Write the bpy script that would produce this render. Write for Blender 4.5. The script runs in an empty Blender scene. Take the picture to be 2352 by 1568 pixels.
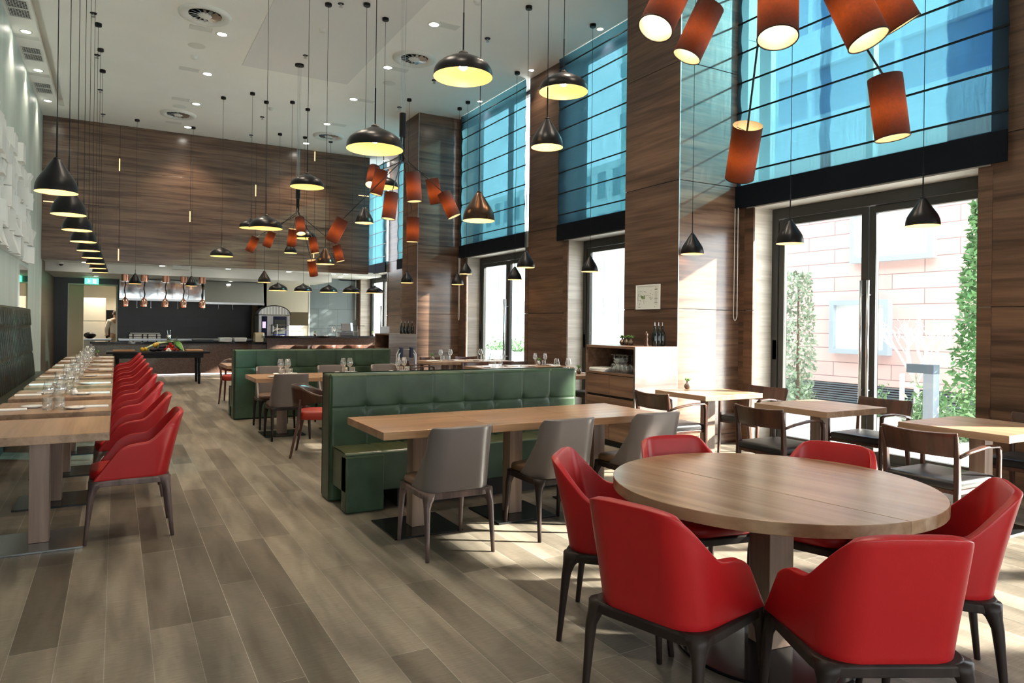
import bpy, bmesh, math, random
from mathutils import Vector, Matrix
random.seed(7)
sc = bpy.context.scene
COL = sc.collection
PI = math.pi

# ---------------------------------------------------------------- camera, world, sun, exposure
YAW, ROLL, FPX, CY, CAMZ = math.radians(29.536), 0.01248, 1603.0, 744.7, 1.45
cd = bpy.data.cameras.new('camera'); cam = bpy.data.objects.new('camera', cd); COL.objects.link(cam)
cd.sensor_width = 36.0; cd.lens = FPX / 2352 * 36.0
cd.shift_y = (CY - 784) / 2352; cd.clip_end = 300; cd.clip_start = 0.05
_w = Vector((math.sin(YAW), math.cos(YAW), 0)); _r = Vector((math.cos(YAW), -math.sin(YAW), 0)); _u = Vector((0, 0, 1))
_r2 = _r * math.cos(ROLL) + _u * math.sin(ROLL); _u2 = _u * math.cos(ROLL) - _r * math.sin(ROLL)
M = Matrix((( _r2.x, _u2.x, -_w.x, 0), (_r2.y, _u2.y, -_w.y, 0), (_r2.z, _u2.z, -_w.z, CAMZ), (0, 0, 0, 1)))
cam.matrix_world = M
sc.camera = cam

wd = bpy.data.worlds.new('sky'); sc.world = wd; wd.use_nodes = True
bg = wd.node_tree.nodes['Background']; bg.inputs[0].default_value = (0.90, 0.95, 1.0, 1); bg.inputs[1].default_value = 5.0

sd = bpy.data.lights.new('sun', 'SUN'); sd.energy = 34.0; sd.angle = math.radians(1.6); sd.color = (1.0, 0.93, 0.82)
sun = bpy.data.objects.new('sun', sd); COL.objects.link(sun)
sun.rotation_euler = Vector((-0.80, 0.46, -0.42)).to_track_quat('-Z', 'Y').to_euler()

sc.view_settings.view_transform = 'Standard'; sc.view_settings.look = 'None'
sc.view_settings.exposure = 0.45; sc.view_settings.gamma = 1.0; sc.view_settings.use_curve_mapping = False
cy = sc.cycles
cy.use_denoising = True; cy.max_bounces = 10; cy.diffuse_bounces = 5; cy.glossy_bounces = 4
cy.transmission_bounces = 6; cy.transparent_max_bounces = 24; cy.sample_clamp_indirect = 12.0
cy.caustics_reflective = False; cy.caustics_refractive = False
try: cy.use_light_tree = True
except Exception: pass

def portal_back(x0, x1, z0, z1, y=-4.25):
    a = bpy.data.lights.new('window_portal', 'AREA'); a.shape = 'RECTANGLE'; a.size = x1 - x0; a.size_y = z1 - z0
    a.cycles.is_portal = True
    o = bpy.data.objects.new('window_portal', a); COL.objects.link(o)
    o.location = ((x0 + x1) / 2, y, (z0 + z1) / 2); o.rotation_euler = (PI / 2, 0, 0)
def portal(y0, y1, z0, z1, x=7.3):
    a = bpy.data.lights.new('window_portal', 'AREA'); a.shape = 'RECTANGLE'; a.size = z1 - z0; a.size_y = y1 - y0
    a.cycles.is_portal = True
    o = bpy.data.objects.new('window_portal', a); COL.objects.link(o)
    o.location = (x, (y0 + y1) / 2, (z0 + z1) / 2); o.rotation_euler = (0, PI / 2, 0)

# ---------------------------------------------------------------- materials
MATS = {}
def _new(name):
    m = bpy.data.materials.new(name); m.use_nodes = True; nt = m.node_tree
    return m, nt, nt.nodes['Principled BSDF']
def _n(nt, t, **k):
    n = nt.nodes.new(t)
    for a, b in k.items(): setattr(n, a, b)
    return n
def c4(c): return (c[0], c[1], c[2], 1)
def plain(name, col, rough=0.5, metal=0.0, spec=0.5, var=0.0, bump=0.0, scale=40, coat=0.0, stretch=(1, 1, 1)):
    if name in MATS: return MATS[name]
    m, nt, b = _new(name); b.inputs['Roughness'].default_value = rough; b.inputs['Metallic'].default_value = metal
    b.inputs['Specular IOR Level'].default_value = spec; b.inputs['Base Color'].default_value = c4(col)
    if coat: b.inputs['Coat Weight'].default_value = coat; b.inputs['Coat Roughness'].default_value = 0.15
    if var or bump:
        tc = _n(nt, 'ShaderNodeTexCoord'); mp = _n(nt, 'ShaderNodeMapping'); mp.inputs['Scale'].default_value = stretch
        nt.links.new(tc.outputs['Object'], mp.inputs['Vector'])
        no = _n(nt, 'ShaderNodeTexNoise'); no.inputs['Scale'].default_value = scale; no.inputs['Detail'].default_value = 5
        nt.links.new(mp.outputs[0], no.inputs['Vector'])
        if var:
            cr = _n(nt, 'ShaderNodeMapRange'); cr.inputs[1].default_value = 0.3; cr.inputs[2].default_value = 0.7
            cr.inputs[3].default_value = 1 - var; cr.inputs[4].default_value = 1 + var
            nt.links.new(no.outputs['Fac'], cr.inputs[0])
            vm = _n(nt, 'ShaderNodeVectorMath', operation='SCALE'); vm.inputs[0].default_value = col
            nt.links.new(cr.outputs[0], vm.inputs['Scale']); nt.links.new(vm.outputs[0], b.inputs['Base Color'])
        if bump:
            bp = _n(nt, 'ShaderNodeBump'); bp.inputs['Strength'].default_value = bump; bp.inputs['Distance'].default_value = 0.01
            nt.links.new(no.outputs['Fac'], bp.inputs['Height']); nt.links.new(bp.outputs[0], b.inputs['Normal'])
    MATS[name] = m; return m
def wood(name, dark, light, axis='X', rough=0.4, scale=1.0, spec=0.5, board=0.0, coat=0.0):
    """grain stretched along one object axis; optional boards across z"""
    if name in MATS: return MATS[name]
    m, nt, b = _new(name); b.inputs['Roughness'].default_value = rough; b.inputs['Specular IOR Level'].default_value = spec
    if coat: b.inputs['Coat Weight'].default_value = coat; b.inputs['Coat Roughness'].default_value = 0.2
    tc = _n(nt, 'ShaderNodeTexCoord'); mp = _n(nt, 'ShaderNodeMapping')
    s = {'X': (0.35, 7, 7), 'Y': (7, 0.35, 7), 'Z': (7, 7, 0.35)}[axis]; s = [v * scale for v in s]
    mp.inputs['Scale'].default_value = s
    oi = _n(nt, 'ShaderNodeObjectInfo'); ad = _n(nt, 'ShaderNodeVectorMath', operation='ADD'); cb = _n(nt, 'ShaderNodeCombineXYZ')
    ml = _n(nt, 'ShaderNodeMath', operation='MULTIPLY'); ml.inputs[1].default_value = 13.0
    nt.links.new(oi.outputs['Random'], ml.inputs[0])
    for i in range(3): nt.links.new(ml.outputs[0], cb.inputs[i])
    nt.links.new(tc.outputs['Object'], ad.inputs[0]); nt.links.new(cb.outputs[0], ad.inputs[1]); nt.links.new(ad.outputs[0], mp.inputs['Vector'])
    n1 = _n(nt, 'ShaderNodeTexNoise'); n1.inputs['Scale'].default_value = 1.3; n1.inputs['Detail'].default_value = 6; n1.inputs['Distortion'].default_value = 0.7
    n2 = _n(nt, 'ShaderNodeTexNoise'); n2.inputs['Scale'].default_value = 6.0; n2.inputs['Detail'].default_value = 8
    nt.links.new(mp.outputs[0], n1.inputs['Vector']); nt.links.new(mp.outputs[0], n2.inputs['Vector'])
    mx = _n(nt, 'ShaderNodeMath', operation='ADD'); h = _n(nt, 'ShaderNodeMath', operation='MULTIPLY'); h.inputs[1].default_value = 0.5
    nt.links.new(n1.outputs['Fac'], mx.inputs[0]); nt.links.new(n2.outputs['Fac'], h.inputs[0]); nt.links.new(h.outputs[0], mx.inputs[1])
    cr = _n(nt, 'ShaderNodeValToRGB'); e = cr.color_ramp.elements
    e[0].position = 0.55; e[0].color = c4(dark); e[1].position = 0.92; e[1].color = c4(light)
    nt.links.new(mx.outputs[0], cr.inputs[0]); nt.links.new(cr.outputs[0], b.inputs['Base Color'])
    bp = _n(nt, 'ShaderNodeBump'); bp.inputs['Strength'].default_value = 0.12; bp.inputs['Distance'].default_value = 0.004
    nt.links.new(n2.outputs['Fac'], bp.inputs['Height']); nt.links.new(bp.outputs[0], b.inputs['Normal'])
    MATS[name] = m; return m
def emit(name, col, s):
    if name in MATS: return MATS[name]
    m = bpy.data.materials.new(name); m.use_nodes = True; nt = m.node_tree; nt.nodes.clear()
    e = _n(nt, 'ShaderNodeEmission'); e.inputs[0].default_value = c4(col); e.inputs[1].default_value = s
    o = _n(nt, 'ShaderNodeOutputMaterial'); nt.links.new(e.outputs[0], o.inputs[0]); MATS[name] = m; return m
def thin_glass(name, tint=(1, 1, 1), refl=0.9, rough=0.02, ior=1.45):
    if name in MATS: return MATS[name]
    m = bpy.data.materials.new(name); m.use_nodes = True; nt = m.node_tree; nt.nodes.clear()
    t = _n(nt, 'ShaderNodeBsdfTransparent'); t.inputs[0].default_value = c4(tint)
    g = _n(nt, 'ShaderNodeBsdfGlossy'); g.inputs['Roughness'].default_value = rough; g.inputs[0].default_value = (refl, refl, refl, 1)
    lw = _n(nt, 'ShaderNodeLayerWeight'); lw.inputs[0].default_value = 0.5
    pw = _n(nt, 'ShaderNodeMath', operation='POWER'); pw.inputs[1].default_value = 4.0; nt.links.new(lw.outputs['Facing'], pw.inputs[0])
    f = _n(nt, 'ShaderNodeMapRange'); f.inputs[3].default_value = ((ior - 1) / (ior + 1)) ** 2; f.inputs[4].default_value = 0.9; nt.links.new(pw.outputs[0], f.inputs[0])
    x = _n(nt, 'ShaderNodeMixShader'); o = _n(nt, 'ShaderNodeOutputMaterial')
    nt.links.new(f.outputs[0], x.inputs[0]); nt.links.new(t.outputs[0], x.inputs[1]); nt.links.new(g.outputs[0], x.inputs[2]); nt.links.new(x.outputs[0], o.inputs[0])
    MATS[name] = m; return m

def blind_mat(name, tr, seed_scale=1.0):
    m = bpy.data.materials.new(name); m.use_nodes = True; nt = m.node_tree; nt.nodes.clear()
    tc = _n(nt, 'ShaderNodeTexCoord'); mp = _n(nt, 'ShaderNodeMapping'); mp.inputs['Scale'].default_value = (1, 34, 1.1)
    no = _n(nt, 'ShaderNodeTexNoise'); no.inputs['Scale'].default_value = 2.2; no.inputs['Detail'].default_value = 6
    nt.links.new(tc.outputs['Object'], mp.inputs[0]); nt.links.new(mp.outputs[0], no.inputs['Vector'])
    r = _n(nt, 'ShaderNodeMapRange'); r.inputs[1].default_value = 0.35; r.inputs[2].default_value = 0.7; r.inputs[3].default_value = 1.22; r.inputs[4].default_value = 0.62
    nt.links.new(no.outputs['Fac'], r.inputs[0])
    v = _n(nt, 'ShaderNodeVectorMath', operation='SCALE'); v.inputs[0].default_value = tr; nt.links.new(r.outputs[0], v.inputs['Scale'])
    t = _n(nt, 'ShaderNodeBsdfTransparent'); nt.links.new(v.outputs[0], t.inputs[0])
    l = _n(nt, 'ShaderNodeBsdfTranslucent'); l.inputs[0].default_value = (0.012, 0.035, 0.045, 1)
    d = _n(nt, 'ShaderNodeBsdfDiffuse'); d.inputs[0].default_value = (0.016, 0.022, 0.036, 1)
    a = _n(nt, 'ShaderNodeAddShader'); a2 = _n(nt, 'ShaderNodeAddShader'); o = _n(nt, 'ShaderNodeOutputMaterial')
    nt.links.new(t.outputs[0], a.inputs[0]); nt.links.new(l.outputs[0], a.inputs[1]); nt.links.new(a.outputs[0], a2.inputs[0]); nt.links.new(d.outputs[0], a2.inputs[1]); nt.links.new(a2.outputs[0], o.inputs[0])
    MATS[name] = m; return m

def two_sided(name, outer, inner, rough_o=0.35, rough_i=0.45, transl=None, metal_o=0.0, metal_i=0.0, weave=0):
    """outside / inside skins of a lamp shade"""
    m = bpy.data.materials.new(name); m.use_nodes = True; nt = m.node_tree; b = nt.nodes['Principled BSDF']; o = nt.nodes['Material Output']
    b.inputs['Base Color'].default_value = c4(outer); b.inputs['Specular IOR Level'].default_value = 0.22; b.inputs['Roughness'].default_value = rough_o; b.inputs['Metallic'].default_value = metal_o
    b2 = _n(nt, 'ShaderNodeBsdfPrincipled'); b2.inputs['Base Color'].default_value = c4(inner); b2.inputs['Roughness'].default_value = rough_i; b2.inputs['Metallic'].default_value = metal_i
    src = b
    if transl:
        t = _n(nt, 'ShaderNodeBsdfTranslucent'); t.inputs[0].default_value = c4(transl)
        no = _n(nt, 'ShaderNodeTexNoise'); no.inputs['Scale'].default_value = 90; tc = _n(nt, 'ShaderNodeTexCoord'); nt.links.new(tc.outputs['Object'], no.inputs['Vector'])
        r = _n(nt, 'ShaderNodeMapRange'); r.inputs[1].default_value = .3; r.inputs[2].default_value = .7; r.inputs[3].default_value = .75; r.inputs[4].default_value = 1.25; nt.links.new(no.outputs['Fac'], r.inputs[0])
        v = _n(nt, 'ShaderNodeVectorMath', operation='SCALE'); v.inputs[0].default_value = transl; nt.links.new(r.outputs[0], v.inputs['Scale']); nt.links.new(v.outputs[0], t.inputs[0])
        a = _n(nt, 'ShaderNodeAddShader'); nt.links.new(b.outputs[0], a.inputs[0]); nt.links.new(t.outputs[0], a.inputs[1]); src = a
    g = _n(nt, 'ShaderNodeNewGeometry'); x = _n(nt, 'ShaderNodeMixShader')
    nt.links.new(g.outputs['Backfacing'], x.inputs[0]); nt.links.new(src.outputs[0], x.inputs[1]); nt.links.new(b2.outputs[0], x.inputs[2]); nt.links.new(x.outputs[0], o.inputs[0])
    MATS[name] = m; return m

def floor_mat():
    m, nt, b = _new('floor_planks'); b.inputs['Roughness'].default_value = 0.42; b.inputs['Specular IOR Level'].default_value = 0.3
    tc = _n(nt, 'ShaderNodeTexCoord'); mp = _n(nt, 'ShaderNodeMapping'); mp.inputs['Rotation'].default_value = (0, 0, PI / 2); mp.inputs['Location'].default_value = (0, 0.03, 0)
    nt.links.new(tc.outputs['Object'], mp.inputs['Vector'])
    br = _n(nt, 'ShaderNodeTexBrick'); br.inputs['Scale'].default_value = 1.0; br.inputs['Brick Width'].default_value = 1.22; br.inputs['Row Height'].default_value = 0.18
    br.inputs['Mortar Size'].default_value = 0.0018; br.inputs['Bias'].default_value = 0.0; br.offset = 0.37; br.offset_frequency = 3; br.squash = 1
    br.inputs['Color1'].default_value = (0.100, 0.083, 0.063, 1); br.inputs['Color2'].default_value = (0.230, 0.197, 0.155, 1); br.inputs['Mortar'].default_value = (0.30, 0.275, 0.235, 1)
    nt.links.new(mp.outputs[0], br.inputs['Vector'])
    m2 = _n(nt, 'ShaderNodeMapping'); m2.inputs['Scale'].default_value = (3.6, 0.55, 1); nt.links.new(tc.outputs['Object'], m2.inputs['Vector'])
    n1 = _n(nt, 'ShaderNodeTexNoise'); n1.inputs['Scale'].default_value = 2.0; n1.inputs['Detail'].default_value = 4; n1.inputs['Distortion'].default_value = .35; nt.links.new(m2.outputs[0], n1.inputs['Vector'])
    m3 = _n(nt, 'ShaderNodeMapping'); m3.inputs['Scale'].default_value = (1.2, 9, 1); nt.links.new(tc.outputs['Object'], m3.inputs['Vector'])
    n2 = _n(nt, 'ShaderNodeTexNoise'); n2.inputs['Scale'].default_value = 12; n2.inputs['Detail'].default_value = 6; nt.links.new(m3.outputs[0], n2.inputs['Vector'])
    r1 = _n(nt, 'ShaderNodeMapRange'); r1.inputs[1].default_value = .32; r1.inputs[2].default_value = .68; r1.inputs[3].default_value = .56; r1.inputs[4].default_value = 1.25; nt.links.new(n1.outputs['Fac'], r1.inputs[0])
    r2 = _n(nt, 'ShaderNodeMapRange'); r2.inputs[1].default_value = .3; r2.inputs[2].default_value = .7; r2.inputs[3].default_value = .86; r2.inputs[4].default_value = 1.14; nt.links.new(n2.outputs['Fac'], r2.inputs[0])
    mu = _n(nt, 'ShaderNodeMath', operation='MULTIPLY'); nt.links.new(r1.outputs[0], mu.inputs[0]); nt.links.new(r2.outputs[0], mu.inputs[1])
    v = _n(nt, 'ShaderNodeVectorMath', operation='SCALE'); nt.links.new(br.outputs['Color'], v.inputs[0]); nt.links.new(mu.outputs[0], v.inputs['Scale']); nt.links.new(v.outputs[0], b.inputs['Base Color'])
    bp = _n(nt, 'ShaderNodeBump'); bp.inputs['Strength'].default_value = .15; bp.inputs['Distance'].default_value = .003; nt.links.new(n2.outputs['Fac'], bp.inputs['Height']); nt.links.new(bp.outputs[0], b.inputs['Normal'])
    MATS['floor_planks'] = m; return m
def brick_mat(name, c1, c2, mort, bw, rh, ms, rough=0.7, rot=(0, 0, 0)):
    m, nt, b = _new(name); b.inputs['Roughness'].default_value = rough
    tc = _n(nt, 'ShaderNodeTexCoord'); mp = _n(nt, 'ShaderNodeMapping'); mp.inputs['Rotation'].default_value = rot; nt.links.new(tc.outputs['Object'], mp.inputs['Vector'])
    br = _n(nt, 'ShaderNodeTexBrick'); br.inputs['Scale'].default_value = 1.0; br.inputs['Brick Width'].default_value = bw; br.inputs['Row Height'].default_value = rh; br.inputs['Mortar Size'].default_value = ms
    br.inputs['Color1'].default_value = c4(c1); br.inputs['Color2'].default_value = c4(c2); br.inputs['Mortar'].default_value = c4(mort)
    nt.links.new(mp.outputs[0], br.inputs['Vector']); nt.links.new(br.outputs['Color'], b.inputs['Base Color']); MATS[name] = m; return m

# palette
W_WALL_Y = wood('walnut_wall_along', (0.050, 0.025, 0.015), (0.150, 0.082, 0.050), 'Y', rough=0.38, spec=0.4)
W_WALL_X = wood('walnut_wall_across', (0.060, 0.029, 0.018), (0.190, 0.110, 0.070), 'X', rough=0.24, spec=0.55, coat=0.65)
W_TABLE = wood('oak_table_top', (0.27, 0.135, 0.066), (0.46, 0.265, 0.145), 'X', rough=0.28, coat=0.1)
W_TABLE_Y = wood('oak_table_top_grey', (0.20, 0.118, 0.070), (0.37, 0.235, 0.15), 'Y', rough=0.33, spec=0.35)
W_COL = wood('oak_table_column', (0.17, 0.105, 0.075), (0.33, 0.225, 0.17), 'Z', rough=0.4)
W_LEG = wood('dark_stained_leg', (0.014, 0.009, 0.008), (0.030, 0.019, 0.016), 'Z', rough=0.45, spec=0.2)
W_LEGL = wood('brown_stained_leg', (0.05, 0.03, 0.027), (0.15, 0.10, 0.09), 'Z', rough=0.35, spec=0.35)
W_CHAIR = wood('walnut_chair_frame', (0.030, 0.011, 0.007), (0.085, 0.034, 0.020), 'Z', rough=0.3)
W_CAB = wood('walnut_cabinet', (0.09, 0.045, 0.027), (0.22, 0.125, 0.08), 'Y', rough=0.35)
W_CABX = wood('window_lit_cabinet_end', (0.10, 0.083, 0.078), (0.19, 0.162, 0.15), 'X', rough=0.2, coat=1.0)  # walnut end greyed paler for the window light it reflects
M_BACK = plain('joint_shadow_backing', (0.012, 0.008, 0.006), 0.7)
M_FLOOR = floor_mat()
M_CEIL = plain('ceiling_paint', (0.90, 0.90, 0.87), 0.7, var=0.02, scale=1.5)
M_WHITE = plain('white_paint', (0.72, 0.73, 0.70), 0.55)
M_LWALL = plain('lamp_streaked_plaster', (0.52, 0.60, 0.56), 0.45, var=0.10, scale=1.4, stretch=(1, 2.2, 0.25))  # upright tone streaks paint the lamps' wash into the plaster colour
M_TILE = plain('wall_relief_white', (0.80, 0.82, 0.80), 0.5)
M_STEEL = plain('brushed_steel', (0.50, 0.51, 0.52), 0.28, 1.0)
M_DSTEEL = plain('dark_base_steel', (0.055, 0.058, 0.062), 0.25, 0.85)
M_LSTEEL = plain('pale_base_steel', (0.36, 0.38, 0.39), 0.22, 0.9)
M_FRAME = plain('door_frame_metal', (0.045, 0.046, 0.043), 0.4, 0.3)
M_BLACK = plain('satin_black', (0.005, 0.005, 0.006), 0.4, spec=.25)
M_SHADEK = two_sided('black_pendant_skin', (0.006, 0.005, 0.006), (0.88, 0.62, 0.28), 0.33, 0.35)
M_SHADEB = two_sided('bronze_pendant_skin', (0.060, 0.035, 0.024), (0.88, 0.62, 0.28), 0.25, 0.35, metal_o=0.8)
M_CYL = two_sided('black_fabric_shade_skin', (0.006, 0.005, 0.005), (0.26, 0.20, 0.12), 0.8, 0.6, transl=(0.0150, 0.0027, 0.0005))
M_BULB = emit('warm_bulb_glow', (1.0, 0.80, 0.50), 60.0)
M_BULBC = emit('chandelier_bulb_glow', (1.0, 0.82, 0.55), 80.0)
M_DOWN = emit('downlight_glow', (1.0, 0.93, 0.80), 30.0)
M_RED = plain('red_leather', (0.37, 0.009, 0.011), 0.38, spec=0.4, bump=0.05, scale=220)
M_GREY = plain('taupe_leather', (0.150, 0.125, 0.116), 0.34, spec=0.5, bump=0.04, scale=200)
M_TAUPE = plain('tan_leather_seat', (0.13, 0.075, 0.045), 0.34, bump=0.04, scale=200)
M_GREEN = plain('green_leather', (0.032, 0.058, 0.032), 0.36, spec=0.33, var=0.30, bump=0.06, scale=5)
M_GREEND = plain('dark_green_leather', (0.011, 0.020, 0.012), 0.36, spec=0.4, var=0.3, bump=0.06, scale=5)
M_BLEA = plain('black_leather', (0.014, 0.013, 0.015), 0.36, spec=0.45, bump=0.05, scale=160)
M_PORC = plain('white_porcelain', (0.85, 0.85, 0.84), 0.15)
M_LINEN = plain('white_linen', (0.84, 0.82, 0.80), 0.8)
M_GLASSW = thin_glass('tableware_glass', (0.975, 0.98, 0.98), 1.0, 0.02, 2.15)
M_PANE = thin_glass('window_pane', (0.97, 0.99, 0.98), 1.0, 0.0, 1.35)
M_BLIND = blind_mat('navy_roman_blind', (0.040, 0.104, 0.124))
M_COPPER = plain('polished_copper', (0.75, 0.38, 0.27), 0.16, 1.0)
M_LEAF = plain('green_leaf', (0.10, 0.22, 0.035), 0.5, var=0.3, scale=30)
M_BRONZE = plain('bronze_glaze', (0.20, 0.15, 0.12), 0.2, 0.7)
M_SLATE = brick_mat('slate_tile', (0.009, 0.011, 0.012), (0.014, 0.017, 0.018), (0.006, 0.006, 0.006), 0.62, 0.31, 0.004, 0.35, (PI / 2, 0, 0))
M_BLUET = brick_mat('blue_grey_tile', (0.16, 0.20, 0.22), (0.20, 0.245, 0.265), (0.10, 0.12, 0.13), 0.62, 0.62, 0.005, 0.3, (PI / 2, 0, 0))
M_MOSA = brick_mat('brown_mosaic', (0.085, 0.045, 0.032), (0.15, 0.09, 0.07), (0.03, 0.018, 0.014), 0.04, 0.02, 0.002, 0.3, (PI / 2, 0, 0))
M_SIDET = brick_mat('brown_side_tile', (0.085, 0.062, 0.042), (0.11, 0.08, 0.055), (0.03, 0.022, 0.016), 0.6, 0.3, 0.004, 0.4, (0, PI / 2, PI / 2))

# ---------------------------------------------------------------- mesh builder
class MB:
    def __init__(s): s.v = []; s.f = []
    def add(s, vs, fs):
        n = len(s.v); s.v += [tuple(p) for p in vs]; s.f += [tuple(n + i for i in f) for f in fs]; return s
    def box(s, x0, x1, y0, y1, z0, z1):
        return s.add([(x0, y0, z0), (x1, y0, z0), (x1, y1, z0), (x0, y1, z0), (x0, y0, z1), (x1, y0, z1), (x1, y1, z1), (x0, y1, z1)],
                     [(0, 3, 2, 1), (4, 5, 6, 7), (0, 1, 5, 4), (1, 2, 6, 5), (2, 3, 7, 6), (3, 0, 4, 7)])
    def obox(s, c, ax, ay, az, hx, hy, hz):
        c = Vector(c); ax, ay, az = Vector(ax).normalized(), Vector(ay).normalized(), Vector(az).normalized(); P = []
        for k in (-1, 1):
            for i, j in ((-1, -1), (1, -1), (1, 1), (-1, 1)): P.append(c + ax * hx * i + ay * hy * j + az * hz * k)
        return s.add(P, [(0, 3, 2, 1), (4, 5, 6, 7), (0, 1, 5, 4), (1, 2, 6, 5), (2, 3, 7, 6), (3, 0, 4, 7)])
    def lathe(s, prof, n=24, c=(0, 0, 0), M=None):
        P = []; F = []; k = len(prof)
        for i in range(n):
            a = 2 * PI * i / n
            for r, z in prof:
                p = Vector((r * math.cos(a), r * math.sin(a), z))
                if M is not None: p = M @ p
                P.append((p.x + c[0], p.y + c[1], p.z + c[2]))
        for i in range(n):
            j = (i + 1) % n
            for q in range(k - 1):
                F.append((i * k + q, j * k + q, j * k + q + 1, i * k + q + 1))
        return s.add(P, F)
    def loft(s, rings, cap=True):
        n = len(rings[0]); P = [p for r in rings for p in r]; F = []
        for i in range(len(rings) - 1):
            for j in range(n):
                k = (j + 1) % n; F.append((i * n + j, i * n + k, (i + 1) * n + k, (i + 1) * n + j))
        if cap: F.append(tuple(range(n))[::-1]); F.append(tuple((len(rings) - 1) * n + j for j in range(n)))
        return s.add(P, F)
    def tube(s, pts, r, n=8, cap=True):
        pts = [Vector(p) for p in pts]; rs = r if isinstance(r, (list, tuple)) else [r] * len(pts); R = []
        up = None
        for i, p in enumerate(pts):
            t = (pts[min(i + 1, len(pts) - 1)] - pts[max(i - 1, 0)]).normalized()
            if up is None: up = Vector((0, 0, 1)) if abs(t.z) < 0.9 else Vector((1, 0, 0))
            a = t.cross(up)
            if a.length < 1e-5: a = t.cross(Vector((0, 1, 0)))
            a.normalize(); b = t.cross(a).normalized(); up = a.cross(t).normalized() if False else up
            R.append([p + a * rs[i] * math.cos(2 * PI * k / n) + b * rs[i] * math.sin(2 * PI * k / n) for k in range(n)])
        return s.loft(R, cap)
    def grid(s, fn, nu, nv, closed_u=False):
        P = [fn(i / nu, j / nv) for i in range(nu + (0 if closed_u else 1)) for j in range(nv + 1)]; F = []
        m = nu if closed_u else nu + 1
        for i in range(nu):
            a = i; b = (i + 1) % m
            for j in range(nv): F.append((a * (nv + 1) + j, b * (nv + 1) + j, b * (nv + 1) + j + 1, a * (nv + 1) + j + 1))
        return s.add(P, F)
    def sphere(s, c, r, nu=14, nv=8, sx=1, sy=1, sz=1):
        pr = [(max(r * math.sin(PI * i / nv), 1e-4), -r * math.cos(PI * i / nv)) for i in range(nv + 1)]
        k = len(s.v); s.lathe(pr, nu)
        for i in range(k, len(s.v)):
            x, y, z = s.v[i]; s.v[i] = (x * sx + c[0], y * sy + c[1], z * sz + c[2])
        return s
    def mesh(s, name):
        me = bpy.data.meshes.new(name); me.from_pydata(s.v, [], s.f); me.update(); return me
def rrect(w, d, r, n=5, z=0.0, cx=0, cyy=0):
    P = []
    for sx, sy, a0 in ((1, 1, 0), (-1, 1, PI / 2), (-1, -1, PI), (1, -1, 3 * PI / 2)):
        for i in range(n + 1):
            a = a0 + PI / 2 * i / n
            P.append((cx + sx * (w / 2 - r) + r * math.cos(a), cyy + sy * (d / 2 - r) + r * math.sin(a), z))
    return P
MCACHE = {}
def obj(name, mb, mat, parent=None, loc=None, rot=None, smooth=False, bevel=0.0, solid=0.0, sub=0, kind=None, label=None, key=None, bseg=2):
    if key and key in MCACHE: me, mods = MCACHE[key]
    else:
        me = mb.mesh(name) if isinstance(mb, MB) else mb
        if mat is not None and not me.materials: me.materials.append(mat)
        bm = bmesh.new(); bm.from_mesh(me); bmesh.ops.remove_doubles(bm, verts=bm.verts, dist=1e-6)
        if not getattr(mb, 'nofix', False): bmesh.ops.recalc_face_normals(bm, faces=bm.faces)
        bm.to_mesh(me); bm.free()
        if smooth: me.polygons.foreach_set('use_smooth', [True] * len(me.polygons))
        mods = None
        if key: MCACHE[key] = (me, None)
    o = bpy.data.objects.new(name, me); COL.objects.link(o)
    if solid: md = o.modifiers.new('s', 'SOLIDIFY'); md.thickness = abs(solid); md.offset = -1 if solid > 0 else 1
    if bevel: md = o.modifiers.new('b', 'BEVEL'); md.width = bevel; md.segments = bseg; md.limit_method = 'ANGLE'; md.harden_normals = False
    if sub: md = o.modifiers.new('u', 'SUBSURF'); md.levels = sub; md.render_levels = sub
    if parent: o.parent = parent
    if loc: o.location = loc
    if rot is not None: o.rotation_euler = (0, 0, rot) if not isinstance(rot, (tuple, list)) else rot
    if kind: o['kind'] = kind
    if label: o['label'] = label
    return o
def tag(o, label, cat, group=None):
    o['label'] = label; o['category'] = cat
    if group: o['group'] = group
    return o
def thing(name, label, cat, loc=(0, 0, 0), rot=0, group=None):
    o = bpy.data.objects.new(name, None); COL.objects.link(o); o.location = loc; o.rotation_euler = (0, 0, rot) if not isinstance(rot, (tuple, list)) else rot
    o.empty_display_size = 0.1; return tag(o, label, cat, group)
def dup(root, label, loc, rot=None, group=None):
    def cp(o, par):
        c = o.copy(); COL.objects.link(c); c.parent = par
        for ch in KIDS.get(o.name, []) or [x for x in o.children]: cp(ch, c)
        return c
    r = cp(root, None); r.location = loc
    if rot is not None: r.rotation_euler = (0, 0, rot)
    r['label'] = label
    if group: r['group'] = group
    return r
KIDS = {}
def struct(name, mb, mat, **k): return obj(name, mb, mat, kind='structure', **k)
def ordn(i): return ['nearest', 'second nearest', 'third nearest', 'fourth nearest', 'fifth nearest', 'sixth nearest', 'seventh nearest', 'eighth nearest', 'farthest'][i]
# ================================================================ the room
XW, XP, XL, ZC, YB, YK, YK2 = 6.83, 5.81, -1.53, 6.14, 19.35, 23.4, 22.35
Y0 = -4.0
struct('floor', MB().box(-4.0, 7.25, Y0, 27.0, -0.1, 0.0), M_FLOOR)
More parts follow.
